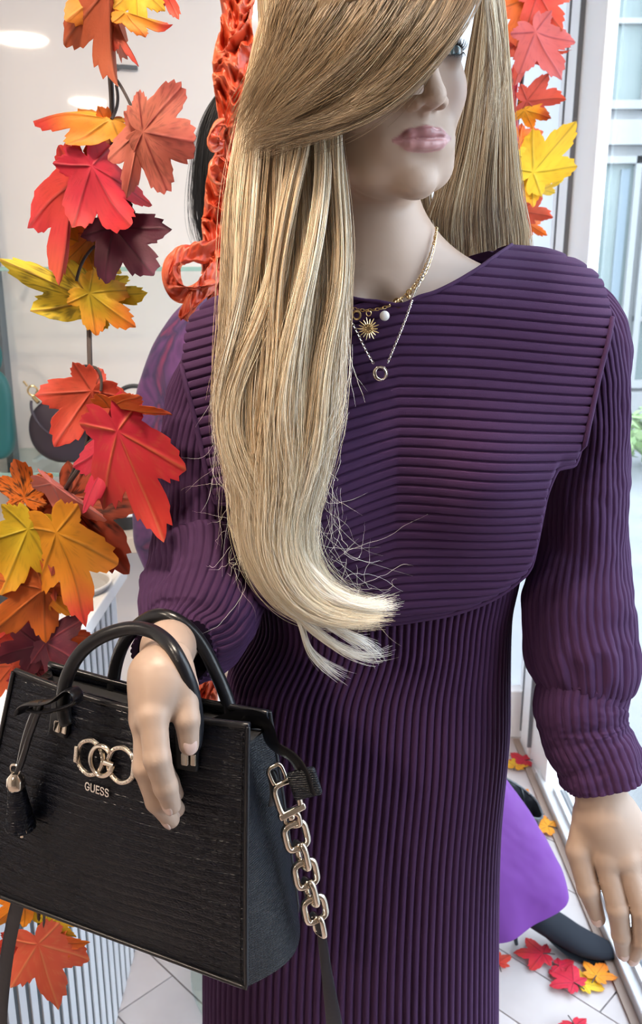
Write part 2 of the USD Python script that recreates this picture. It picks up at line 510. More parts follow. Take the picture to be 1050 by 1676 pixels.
def glass_shelf(z, label):
    t = thing('glass_shelf', label, 'shelf', (-.55, 2.35, z))
    for x, w in ((-.46, .88), (-1.37, .90)):
        gp = part(t, 'glass_plate', rbox((x, 2.351, z), (w, .333, .010), .0025), M_shelfglass)
        part(gp, 'polished_edge', rbox((x, 2.183, z), (w, .003, .010), .001), M_greenedge)
    for x in (-1.6, -1.1, -.82, -.1):
        part(t, 'shelf_bracket', cat(box2((x - .006, 2.40, z - .014), (x + .006, YB - .001, z - .005)), box2((x - .012, YB - .006, z - .03), (x + .012, YB - .001, z + .01))), M_trim)


glass_shelf(1.484, 'upper glass shelf with a green edge at eye level')
glass_shelf(.966, 'lower glass shelf that carries the handbags')
t = thing('wall_peg', 'short dark metal peg on the wall beside the garland', 'peg', W(208, 113, YB))
pg = W(208, 113, YB)
part(t, 'peg', tube([pg + (-.03, -.003, .003), pg + (-.01, -.012, .003), pg + (.03, -.012, 0)], .006, 8), M_upright)
part(t, 'mount', box(pg + np.array((-.03, -.003, .003)), (.016, .006, .016)), M_upright)

t = thing('wood_ledge', 'thick pale wooden ledge on the back wall under the glass shelves', 'ledge', (-.6, 2.4, .76))
part(t, 'ledge_board', rbox((-.45, 2.36, .765), (.86, .318, .045), .004), M_ledge)
for x in (-.8, -.1):
    part(t, 'ledge_support', box2((x - .025, 2.45, .0), (x + .025, YB - .013, .742)), M_ledge)

XC, CT = -.408, .905
t = thing('fluted_counter', 'white counter with fluted grey grooved side and smooth top', 'counter', (-.8, 1.3, 0))
part(t, 'counter_core', box2((-1.28, .80, .0), (XC - .012, 1.62, CT - .03)), M_groove)
part(t, 'counter_top', rbox((-.843, 1.215, CT - .015), (.90, .85, .03), .004), M_top)
n = 21
for k in range(n):
    y = .815 + k * .0395
    part(t, 'slat', rbox((XC - .0115, y, (CT - .03) / 2), (.005, .0235, CT - .034), .0012, 6), M_slat)
part(t, 'end_panel', box2((-1.28, 1.62, 0), (XC - .010, 1.635, CT - .03)), M_slat)
# ------------------------------------------------------------------ small goods on the shelves and the counter
M_plum = M('plum_leather', (.035, .022, .035), .45, bump=.15, bscale=300.)
M_blackl = M('black_leather_soft', (.018, .018, .021), .4, bump=.2, bscale=260.)
M_teal = M('teal_leather', (.015, .11, .11), .45)
M_gold = M('gold_metal', (.80, .58, .30), .22, metal=1.)
M_palegold = M('pale_gold_metal', (.82, .72, .60), .16, metal=1.)
M_silver = M('silver_metal', (.85, .82, .78), .15, metal=1.)


def bag_blob(c, w, h, d, mat, name, label, base, group=None, p=2.6, sag=.0, lean=0.):
    """A soft bag: rounded body with a flap edge, a zip line and a small clasp."""
    t = thing(name, label, 'handbag', base, group=group)
    prof = []
    for z in np.linspace(0, 1, 26):
        s = (1 - abs(2 * z - 1 + sag) ** p) if abs(2 * z - 1 + sag) < 1 else 0
        prof.append(max(s, 0) ** (1 / p))
    rings = []
    th = np.linspace(0, 2 * np.pi, 40, endpoint=False)
    for z, s in zip(np.linspace(0, 1, 26), prof):
        s = max(s, .03)
        ct, st = np.cos(th), np.sin(th)
        rings.append(np.stack([c[0] + w / 2 * s * np.sign(ct) * np.abs(ct) ** .8 + lean * (z - .5), c[1] + d / 2 * (.45 + .55 * (1 - z)) * s ** .6 * np.sign(st) * np.abs(st) ** .7, np.full(40, c[2] + h * z)], 1))
    part(t, 'bag_body', skin(np.array(rings)), mat)
    return t


# plum saddle bag on the lower shelf
bc = W(112, 752, 2.33)
zs = .966 + .0055
c0 = np.array([W(115, 740, 2.33)[0], 2.33, zs])
t = bag_blob(c0, .215, .185, .075, M_plum, 'saddle_bag', 'dark plum saddle bag with a gold clasp on the lower glass shelf', (c0[0], c0[1], zs), p=2.2, sag=.06)
part(t, 'flap', tube(spline([c0 + (-.088, -.02, .17), c0 + (-.06, -.040, .10), c0 + (0, -.043, .07), c0 + (.06, -.04, .10), c0 + (.088, -.02, .17)], 30), .004, 6), M_plum)
part(t, 'clasp', cat(ring(c0 + np.array((-.085, -.012, .196)), .013, .003, (0, 1, 0)), tube([c0 + (-.085, -.012, .180), c0 + (-.070, -.018, .165)], .006, 8), tube([c0 + (-.098, -.012, .208), c0 + (-.108, -.012, .222)], .003, 6)), M_gold, label='gold clasp')
part(t, 'strap', tube(spline([c0 + (-.080, 0, .186), c0 + (-.03, .02, .200), c0 + (.04, .02, .195), c0 + (.085, 0, .17)], 24), .006, 8), M_plum)

# black bag behind the coral leaf
c1 = np.array([W(226, 745, 2.33)[0], 2.33, zs])
t = bag_blob(c1, .16, .165, .085, M_blackl, 'structured_bag', 'black structured bag behind the coral leaf on the lower glass shelf', (c1[0], c1[1], zs), p=4.)
part(t, 'flap', rbox(c1 + np.array((0, -.03, .12)), (.15, .03, .07), .01), M_blackl)
part(t, 'handle', tube(spline([c1 + (-.05, 0, .155), c1 + (-.03, 0, .20), c1 + (.03, 0, .20), c1 + (.05, 0, .155)], 20), .006, 8), M_blackl)

# teal bag at the left edge
c2 = np.array([W(-22, 740, 2.33)[0], 2.33, zs])
t = bag_blob(c2, .17, .26, .10, M_teal, 'bucket_bag', 'deep teal bag at the far left of the lower glass shelf', (c2[0], c2[1], zs), p=3.4)
part(t, 'strap', tube(spline([c2 + (-.05, 0, .245), c2 + (-.03, 0, .34), c2 + (.03, 0, .34), c2 + (.05, 0, .245)], 20), .006, 8), M_teal)

# things on the ledge and the counter
c3 = np.array([W(208, 868, 2.3)[0], 2.3, .788])
t = thing('trinket_dish', 'black trinket dish with a white rim on the wooden ledge', 'dish', c3)
part(t, 'bowl', place(lathe([(0, 0), (.03, 0), (.045, .02), (.052, .045), (.046, .045), (.040, .022), (0, .008)], 32), (1, 0, 0), (0, 1, 0), (0, 0, 1), c3), M_blackl)
part(t, 'rim', place(ring((0, 0, .046), .049, .004, (0, 0, 1), 32), (1, 0, 0), (0, 1, 0), (0, 0, 1), c3), M_white, label='white rim')
c4 = WZ(180, 948, CT); c4 = np.array([-.46, 1.50, CT])
t = thing('display_tray', 'round grey tray on the white counter behind the amber leaf', 'tray', c4)
part(t, 'plate', place(lathe([(0, 0), (.060, 0), (.068, .012), (.064, .012), (.058, .004), (0, .004)], 36), (1, 0, 0), (0, 1, 0), (0, 0, 1), c4), M('tray_grey', (.45, .43, .41), .4))
part(t, 'rim', place(ring((0, 0, .013), .067, .0025, (0, 0, 1), 36), (1, 0, 0), (0, 1, 0), (0, 0, 1), c4), M_trim)
c5 = np.array([-.62, 1.30, CT])
t = thing('clutch_bag', 'black clutch bag on the counter behind the orange leaves', 'handbag', c5)
part(t, 'bag_body', rbox(c5 + np.array((0, 0, .075)), (.26, .07, .15), .02), M_blackl)
part(t, 'flap', rbox(c5 + np.array((0, -.034, .10)), (.255, .012, .09), .005), M_blackl)
part(t, 'clasp', rbox(c5 + np.array((0, -.042, .06)), (.03, .008, .018), .003), M_gold, label='gold clasp')

# ------------------------------------------------------------------ maple leaves
LOBES = [(90, 1.0), (38, .84), (142, .84), (-22, .52), (202, .52)]


def leaf_outline(rng, rnd=False):
    pts = []
    for a, L in LOBES:
        w = 1.0 if L > .6 else .9
        for da, r in ((-22 * w, .68), (-18.5 * w, .77), (-15 * w, .775), (-11 * w, .885), (-7.5 * w, .875), (-4 * w, .94), (0, 1.0 if not rnd else .90), (4 * w, .94), (7.5 * w, .875), (11 * w, .885), (15 * w, .775), (18.5 * w, .77), (22 * w, .68)):
            pts.append((a + da, r * L * rng.uniform(.965, 1.03)))
    for a, r in ((64, .53), (116, .53), (9, .44), (171, .44), (-50, .40), (230, .40), (-70, .27), (250, .27), (-88, .12), (-92, .12)):
        pts.append((a if a > -88.5 else a, r))
    pts = sorted(((a + 90) % 360, r) for a, r in pts)
    A = np.array(pts)
    return np.radians(A[:, 0] - 90), A[:, 1]


VEINS = np.radians([90, 38, 142, -22, 202])
M_leaf = M('leaf_fabric', (.5, .2, .1), .62, attr=True, trans=.32, bump=.25, bscale=420., bdist=.0006)
M_wire = M('garland_wire', (.045, .030, .028), .6)


def leaf_mesh(L, width, curl, fold, seed, c0, c1, c2=None, spots=0., wave=.06, vein=None, rings=9, rnd=False):
    """A maple leaf: base of the blade at 0, tip along +y, face +z, length L. Returns mesh and colours."""
    rng = np.random.default_rng(seed)
    th, r = leaf_outline(rng, rnd)
    th2, r2 = [], []
    for k in range(len(th)):
        n = (k + 1) % len(th)
        d = (th[n] - th[k]) % (2 * np.pi)
        th2 += [th[k], th[k] + d / 2]
        r2 += [r[k], (r[k] + r[n]) / 2]
    th, r = np.array(th2), np.array(r2)
    m = len(th)
    q = np.linspace(0, 1, rings + 1)[1:] ** .9
    x = np.concatenate([[0], (q[:, None] * r * np.cos(th)).ravel()])
    y = np.concatenate([[0], (q[:, None] * r * np.sin(th)).ravel()])
    rad = np.concatenate([[0], (q[:, None] * np.ones(m)).ravel()])
    rr = np.hypot(x, y)
    ang = np.arctan2(y, x)
    dv = np.min(np.abs((ang[:, None] - VEINS[None] + np.pi) % (2 * np.pi) - np.pi), axis=1)
    side = sum(np.exp(-((((rr - .18 - k * .2) - dv * rr * .9) / .013) ** 2)) * (dv < .5) for k in range(4))
    vn = np.exp(-(dv * np.maximum(rr, .05) / .014) ** 2)
    z = .012 * vn - .04 * rr * np.cos(5 * ang) * .5
    z = z + fold * np.abs(x) + wave * np.sin(7 * x + seed) * rr + wave * .8 * np.sin(5.3 * y + seed * 1.7) * rr
    x = x * width
    # curl the length about a cross axis
    if abs(curl) > 1e-3:
        R = 1 / curl
        y, z = (R - z) * np.sin(y / R), R - (R - z) * np.cos(y / R)
    V = np.stack([x, y, z], 1) * L
    f = [(0, 1 + j, 1 + (j + 1) % m) for j in range(m)]
    for k in range(rings - 1):
        a = 1 + k * m
        for j in range(m):
            n = (j + 1) % m
            f += [(a + j, a + m + j, a + m + n), (a + j, a + m + n, a + n)]
    f = np.array(f)
    tm_ = trimesh.Trimesh(V, f, process=False)
    N = tm_.vertex_normals
    V2 = V - N * .00045
    n = len(V)
    o = 1 + (rings - 1) * m
    j = np.arange(m)
    rim = np.vstack([np.stack([o + j, n + o + j, n + o + (j + 1) % m], 1), np.stack([o + j, n + o + (j + 1) % m, o + (j + 1) % m], 1)])
    mesh = trimesh.Trimesh(np.vstack([V, V2]), np.vstack([f, f[:, ::-1] + n, rim]), process=False)
    nz = meshkit.fbm(np.stack([x * 3 + seed, y * 3, z * 0 + seed], 1), 3, seed)
    t = np.clip(rr * 1.0 + (nz - .5) * .9 - .12, 0, 1)[:, None]
    c0, c1 = np.array(c0), np.array(c1)
    col = c0 * (1 - t) + c1 * t
    if c2 is not None:
        u = np.clip((y - .55) * 3 + (nz - .5), 0, 1)[:, None]
        col = col * (1 - u) + np.array(c2) * u
    if spots:
        n2 = meshkit.noise(np.stack([x * 26, y * 26, z * 0], 1), seed + 5)
        col = col * (1 - spots * sstep(n2, .58, .75)[:, None] * (rr < .75)[:, None])
    vcol = np.array(vein) if vein is not None else col * .55
    k = np.clip(vn * .9 + side * .35, 0, 1)[:, None] * (rr > .03)[:, None]
    col = col * (1 - k) + vcol * k
    return mesh, np.vstack([col, col * .92])


def add_leaf(parent, P, D, dirdeg, Lpx, c, label=None, width=1.0, tilt=(0, 0), curl=.3, fold=-.12, seed=0, flip=False, **kw):
    """Hangs a leaf at the picture point P, distance D; dirdeg = where the tip points (90 = up); tilt turns it about its length and across."""
    O = W(P[0], P[1], D)
    zc = (D * C - (O[2] - EYE[2]) * S)
    L = Lpx / FPX * zc
    mesh, col = leaf_mesh(L, width, curl, fold, seed, *c, **kw)
    a = math.radians(dirdeg)
    Y = np.array([math.cos(a), 0, math.sin(a)])
    Zv = np.array([0, -1.0, 0])
    X = np.cross(Y, Zv)
    ra, rb = math.radians(tilt[0]), math.radians(tilt[1])
    X, Zv = X * math.cos(ra) + Zv * math.sin(ra), Zv * math.cos(ra) - X * math.sin(ra)
    Y, Zv = Y * math.cos(rb) + Zv * math.sin(rb), Zv * math.cos(rb) - Y * math.sin(rb)
    if flip:
        X, Zv = -X, -Zv
    return part(parent, 'leaf', place(mesh, X, Y, Zv, O), M_leaf, col=col, label=label)


RED, CRIM, CORAL = (.68, .045, .03), (.62, .012, .05), (.76, .12, .06)
ORNG, AMBER, YEL = (.80, .20, .012), (.82, .36, .015), (.80, .58, .03)
RUST, BURG, SALM, PINK = (.44, .07, .02), (.12, .010, .035), (.68, .20, .13), (.62, .17, .15)

gl = thing('leaf_garland', 'hanging garland of red, orange and yellow maple leaves at the left', 'garland', W(180, 400, .95))
G = lambda P, D, d, L, *a, **k: add_leaf(gl, P, D, d, L * (1.12 if L < 150 else 1.0), *a, **k)
DG = .95
stem_pts = [W(x, y, d) for x, y, d in ((176, -60, .97), (180, 120, .965), (182, 230, .96), (172, 300, .965), (160, 380, .965), (148, 480, .965), (146, 560, .93), (148, 640, .90), (140, 740, .90), (108, 800, .95), (88, 880, .98), (70, 960, .985), (60, 1060, .97), (50, 1180, .90), (50, 1330, .84), (60, 1450, .82), (66, 1560, .82))]
part(gl, 'stem', tube(stem_pts, .0028, 8, n=120), M_wire)


def twig(*pts, r=.0016):
    part(gl, 'twig', tube([W(*p) for p in pts], r, 6, n=16), M_wire)


twig((190, 130, .962), (200, 145, .955), (222, 190, .945), (234, 216, .935))
twig((190, 140, .962), (192, 170, .955), (182, 195, .945))
twig((170, 300, .965), (160, 285, .95), (152, 275, .94))
twig((158, 400, .965), (140, 420, .955), (125, 460, .945))
twig((158, 420, .965), (162, 450, .955), (150, 485, .945))
twig((146, 600, .91), (136, 600, .90), (130, 630, .89))
twig((146, 600, .91), (160, 605, .90), (165, 640, .885))
twig((140, 730, .90), (155, 718, .86), (190, 712, .805))
twig((108, 800, .95), (125, 760, .92), (142, 735, .90))
twig((88, 870, .98), (60, 880, .965), (40, 870, .95))
twig((88, 870, .98), (98, 860, .965), (110, 850, .95))
twig((70, 960, .985), (90, 930, .965), (92, 890, .95))
twig((62, 1050, .99), (70, 1050, .97), (75, 1060, .955))
twig((60, 1450, .82), (70, 1480, .815), (62, 1545, .81))

G((178, -22), .945, -94, 142, (RUST, (.45, .09, .02)), 'rust brown folded leaf at the top of the garland', width=.55, tilt=(38, 0), fold=-.5, seed=1)
G((172, -18), .955, 215, 82, (AMBER, ORNG), 'amber leaf at the top of the garland', width=.9, tilt=(20, 10), seed=2)
G((222, -25), .955, -88, 66, (YEL, AMBER), 'yellow orange leaf cut by the top edge', width=.9, seed=3)
G((205, 20), .945, -18, 70, (AMBER, ORNG, RED), 'orange leaf with a red pointed tip near the top', width=.5, tilt=(45, 0), fold=-.4, seed=4)
G((262, -28), .96, -62, 58, (RED, CORAL), width=.6, seed=5)
G((190, 28), .95, -72, 74, (RUST, RED), width=.4, tilt=(50, 0), fold=-.5, seed=6)
G((182, 196), .945, 176, 122, (AMBER, ORNG, RED), 'orange leaf with a red tip pointing left', width=.6, tilt=(-48, 5), fold=-.25, curl=-.4, seed=7)
G((176, 205), .95, 235, 70, (ORNG, SALM), width=.7, tilt=(30, 0), seed=77)
G((234, 216), .93, -12, 96, (SALM, (.60, .13, .12)), 'broad salmon pink leaf seen from its back', width=1.25, tilt=(-4, 8), curl=.4, rnd=True, spots=.3, seed=8, vein=(.28, .03, .03))
G((228, 214), .935, 255, 100, (SALM, (.66, .16, .12)), width=.55, tilt=(15, 0), seed=88)
G((150, 272), .93, -68, 125, (CRIM, RED), 'crimson leaf curling below the salmon leaf', width=.78, tilt=(25, 10), fold=-.3, curl=.6, seed=9)
G((130, 295), .935, 248, 172, (RED, CRIM, CORAL), 'long narrow red leaf curled towards the lower left', width=.36, tilt=(45, 0), fold=-.6, curl=.5, seed=10)
G((172, 305), .955, -48, 62, (BURG, (.13, .012, .05)), width=.75, seed=11)
G((186, 372), .945, -52, 104, (BURG, (.12, .012, .05)), 'dark burgundy leaf with a sharp tip pointing to the right', width=.92, tilt=(10, 15), seed=12, curl=.4)
G((152, 382), .96, 225, 66, ((.62, .26, .07), AMBER), width=.8, seed=13)
G((140, 400), .962, -75, 96, (AMBER, YEL), width=.6, tilt=(20, 0), seed=131)
G((150, 492), .94, 158, 138, (YEL, (.76, .60, .05)), 'long yellow leaf with brown specks pointing left', width=.52, tilt=(-20, 0), fold=-.1, spots=.6, seed=14, vein=(.35, .18, .02))
G((160, 482), .95, -2, 76, ((.66, .50, .05), YEL), width=.7, tilt=(25, 0), seed=15)
G((146, 480), .935, -38, 84, (YEL, ORNG), 'yellow leaf with an orange patch pointing right', width=.8, tilt=(15, 0), seed=16)
G((150, 640), .885, 232, 100, (CORAL, RED), 'coral red leaf below the wire loop', width=.95, tilt=(10, 15), curl=.5, seed=17)
G((155, 632), .89, -60, 92, (CORAL, (.62, .07, .05)), width=.62, tilt=(25, 10), fold=-.3, seed=171)
G((180, 668), .81, -3, 90, (ORNG, CORAL), 'small orange leaf pointing right in front of the purple sleeve', width=.42, tilt=(-50, 0), fold=-.3, seed=18)
G((192, 706), .80, -68, 196, (CRIM, RED), 'large crimson leaf pointing down to the right', width=.60, tilt=(8, 10), curl=.25, fold=-.22, seed=19, vein=(.62, .12, .05))
G((184, 716), .812, 255, 122, (CRIM, (.55, .02, .06)), width=.6, tilt=(-20, 8), seed=191)
G((40, 815), .945, 95, 62, (ORNG, (.68, .14, .01)), 'orange leaf with black specks at the left edge', width=1.1, tilt=(5, -10), spots=.85, seed=20)
G((85, 792), .935, -40, 98, (PINK, SALM), 'dusty pink narrow leaf', width=.34, tilt=(40, 0), fold=-.4, seed=21, vein=(.5, .2, .2))
G((112, 815), .95, -52, 140, (RUST, (.40, .05, .03)), 'rust coloured leaf with dark specks', width=.95, tilt=(10, 8), spots=.8, seed=22)
G((46, 866), .93, 244, 106, (YEL, AMBER), 'golden yellow leaf at the left edge', width=.92, tilt=(12, 10), seed=23)
G((92, 872), .925, -68, 142, (AMBER, (.74, .24, .015), RED), 'amber leaf with a red tip over the white counter', width=.78, tilt=(-12, 8), seed=24)
G((95, 885), .94, 258, 95, (ORNG, CORAL), width=.4, tilt=(40, 0), fold=-.4, seed=241)
G((72, 965), .93, 212, 94, ((.66, .15, .03), ORNG), 'dull orange leaf spread above the burgundy leaf', width=1.05, tilt=(10, 14), curl=.6, seed=25)
G((60, 960), .938, -40, 70, (ORNG, AMBER), width=.6, seed=251)
G((30, 1020), .945, 220, 60, (RED, CORAL), width=.9, seed=26)
G((75, 1052), .935, -20, 76, (BURG, (.16, .012, .03)), 'dark wine red leaf just above the handbag', width=1.1, tilt=(8, 20), curl=.4, seed=27, vein=(.30, .04, .06))
G((66, 1056), .94, 190, 70, (BURG, (.2, .015, .03)), width=1.0, tilt=(0, 10), seed=271)
G((108, 1042), .955, 5, 46, (ORNG, RED), width=.9, seed=28)
G((60, 1098), .95, 250, 55, ((.22, .010, .02), CRIM), width=1.0, seed=29)
G((20, 1090), .955, 230, 75, (CORAL, ORNG), 'orange red leaf at the left edge behind the handbag', width=.8, seed=30)
G((74, 1510), .815, 14, 60, (YEL, AMBER), 'yellow leaf below the handbag', width=1.0, seed=31)
G((40, 1475), .81, 215, 60, (ORNG, AMBER), width=.9, seed=32)
G((62, 1545), .805, -72, 98, (CORAL, (.70, .13, .06)), 'coral maple leaf hanging below the handbag', width=.95, tilt=(5, 8), seed=33, vein=(.75, .25, .1))
G((66, 1550), .812, 10, 78, (CORAL, ORNG), width=.5, tilt=(20, 0), seed=331)
G((20, 1545), .82, 250, 55, (RED, CORAL), width=.8, seed=34)

gr = thing('leaf_garland', 'hanging garland of coral and yellow maple leaves at the right beside the window post', 'garland', W(880, 200, 1.65))
R = lambda *a, **k: add_leaf(gr, *a, **k)
part(gr, 'stem', tube([W(x, y, 1.68) for x, y in ((866, -60), (858, 40), (855, 120), (848, 180), (842, 260), (838, 330), (846, 420))], .0034, 8, n=60), M_wire)
part(gr, 'twig', tube([W(855, 66, 1.68), W(864, 58, 1.66), W(874, 50, 1.64)], .002, 6), M_wire)
part(gr, 'twig', tube([W(846, 230, 1.68), W(862, 250, 1.66), W(876, 266, 1.64)], .002, 6), M_wire)
R((868, -5), 1.65, 255, 80, (ORNG, CORAL), 'large orange leaf at the top of the right garland', width=1.15, seed=41)
R((880, -12), 1.64, -55, 72, (RED, CORAL), 'bright red leaf in the top right garland', width=1.0, seed=42)
R((876, 52), 1.62, -62, 88, ((.55, .09, .08), (.50, .10, .09)), 'dusty pink leaf in the right garland', width=.95, tilt=(10, 5), seed=43, vein=(.3, .04, .05))
R((868, 48), 1.66, 255, 92, (CORAL, (.55, .09, .08)), width=.5, seed=44)
R((890, 78), 1.66, -15, 44, (CORAL, CORAL), width=.3, tilt=(30, 0), seed=441)
R((862, 165), 1.63, 8, 62, ((.6, .08, .05), CORAL), 'spiky coral leaf in the right garland', width=.95, tilt=(-40, 0), seed=45)
R((858, 180), 1.64, -12, 46, (AMBER, ORNG, RUST), 'small orange and brown leaf in the right garland', width=.9, tilt=(-30, 0), seed=46)
R((846, 140), 1.66, -94, 100, ((.62, .04, .08), (.55, .09, .08)), width=.3, tilt=(30, 0), fold=-.3, seed=47)
R((872, 282), 1.61, 48, 96, (YEL, (.70, .42, .02)), 'bright yellow leaf pointing up to the right', width=.8, tilt=(20, 5), seed=48)
R((868, 262), 1.62, -84, 74, (YEL, AMBER), width=.8, tilt=(-10, 0), seed=49)
R((882, 310), 1.64, 15, 42, ((.72, .5, .08), YEL), width=.5, tilt=(40, 0), seed=50)
R((850, 238), 1.65, -86, 100, (ORNG, CORAL), width=.42, tilt=(25, 0), seed=51)
R((852, 225), 1.66, -30, 52, (ORNG, CORAL), width=.8, seed=511)
R((852, 345), 1.64, -8, 54, (RUST, CORAL), 'rust red leaf at the foot of the right garland', width=.85, tilt=(-20, 0), seed=52)
R((858, 362), 1.65, -32, 44, (RUST, ORNG), width=.6, seed=53)

# leaves scattered on the floor
rng = np.random.default_rng(12)
FL = [(858, 1248, 46, CRIM, RED, 'crimson fabric leaf lying furthest back on the floor by the window'),
      (842, 1256, 40, AMBER, YEL, 'amber fabric leaf tucked beside the furthest crimson leaf'),
      (855, 1300, 40, ORNG, AMBER, 'small orange fabric leaf on the floor above the black tote'),
      (896, 1356, 56, AMBER, ORNG, 'amber fabric leaf on the floor between the tote and the window track'),
      (886, 1345, 30, RED, CORAL, 'small red fabric leaf peeking out under the amber leaf by the track'),
      (888, 1562, 62, CRIM, RED, 'crimson fabric leaf on the floor below the boot heel'),
      (914, 1584, 46, CRIM, RED, 'crimson fabric leaf in the middle of the pile under the boot'),
      (938, 1612, 62, CRIM, (.66, .03, .05), 'largest crimson fabric leaf in the pile below the boot'),
      (975, 1598, 52, AMBER, ORNG, 'orange fabric leaf at the right of the pile under the boot toe'),
      (952, 1612, 54, YEL, AMBER, 'yellow fabric leaf lowest in the pile under the boot'),
      (815, 1577, 46, RED, CORAL, 'red fabric leaf half hidden behind the purple skirt hem'),
      (940, 1682, 70, CRIM, RED, 'crimson fabric leaf cut by the bottom edge of the picture')]
for k, (px, py, Lp, ca, cb, lab) in enumerate(FL):
    O = WZ(px, py, .004 + .004 * (k % 3))
    zc = O[1] * C + (EYE[2] - O[2]) * S
    mesh, col = leaf_mesh(Lp / FPX * zc * .78, 1.05, -.25, -.03, 60 + k, ca, cb, wave=.03)
    a = rng.uniform(0, 6.28)
    mesh = place(mesh, (math.cos(a), math.sin(a), 0), (-math.sin(a), math.cos(a), 0), (0, 0, 1), O)
    mesh.apply_translation((0, 0, .0012 - mesh.bounds[0][2] + .003 * (k % 3)))
    t = thing('fallen_leaf', lab, 'leaf', (O[0], O[1], 0), group='fabric leaves scattered on the floor')
    part(t, 'blade', mesh, M_leaf, col=col)
    d = np.array([-math.sin(a), math.cos(a), 0])
    q = mesh.vertices[0]
    part(t, 'stalk', tube([q, q - d * .012 + (0, 0, .002), q - d * .026 + (0, 0, .001)], .0012, 6), M_wire)
# ------------------------------------------------------------------ the main mannequin: body
M_skin = M('mannequin_skin', (.5, .36, .29), .42, attr='rough', bump=.04, bscale=500., bdist=.0003)
M_eye = M('painted_eye', (.5, .5, .5), .12, attr=True, coat=.6)
M_lash = M('lash_dark', (.010, .012, .018), .5)

man = thing('mannequin', 'blonde mannequin in front in a ribbed dark purple knit dress', 'mannequin', (.05, .86, 0))
SKIN = np.array((.44, .312, .240))
HC0 = np.array([.0440, .840, 1.650])        # middle of the head at eye level
YAW, ROLL, NOD = math.radians(23.5), math.radians(-5.0), math.radians(4)
cy_, sy_ = math.cos(YAW), math.sin(YAW)
Rz = np.array([[cy_, -sy_, 0], [sy_, cy_, 0], [0, 0, 1.0]])
cr, sr = math.cos(ROLL), math.sin(ROLL)
Ry = np.array([[cr, 0, sr], [0, 1, 0], [-sr, 0, cr]])
cn, sn = math.cos(NOD), math.sin(NOD)
Rx = np.array([[1, 0, 0], [0, cn, -sn], [0, sn, cn]])
RH = Rz @ Ry @ Rx                           # head-local to world


def H(p):
    return HC0 + RH @ np.asarray(p, float)


EYEC = [np.array([s * .0315, -.0755, .000]) for s in (-1, 1)]


def lips(Q):
    Q = Q - np.array((0, .0002, .0030))
    u = cone(Q, (-.0035, -.0976, -.0645), (.0035, -.0976, -.0645), .0033, .0033)
    l = cone(Q, (-.006, -.0970, -.0737), (.006, -.0970, -.0737), .0041, .0041)
    for s in (-1, 1):
        u = smin(u, cone(Q, (s * .003, -.0976, -.0645), (s * .0145, -.0950, -.0658), .0033, .0027), .006)
        u = smin(u, cone(Q, (s * .0140, -.0951, -.0657), (s * .0262, -.0892, -.0693), .0027, .0009), .006)
        l = smin(l, cone(Q, (s * .004, -.0970, -.0736), (s * .0150, -.0945, -.0723), .0041, .0032), .006)
        l = smin(l, cone(Q, (s * .0145, -.0946, -.0724), (s * .0258, -.0892, -.0697), .0032, .0009), .006)
    return u, l


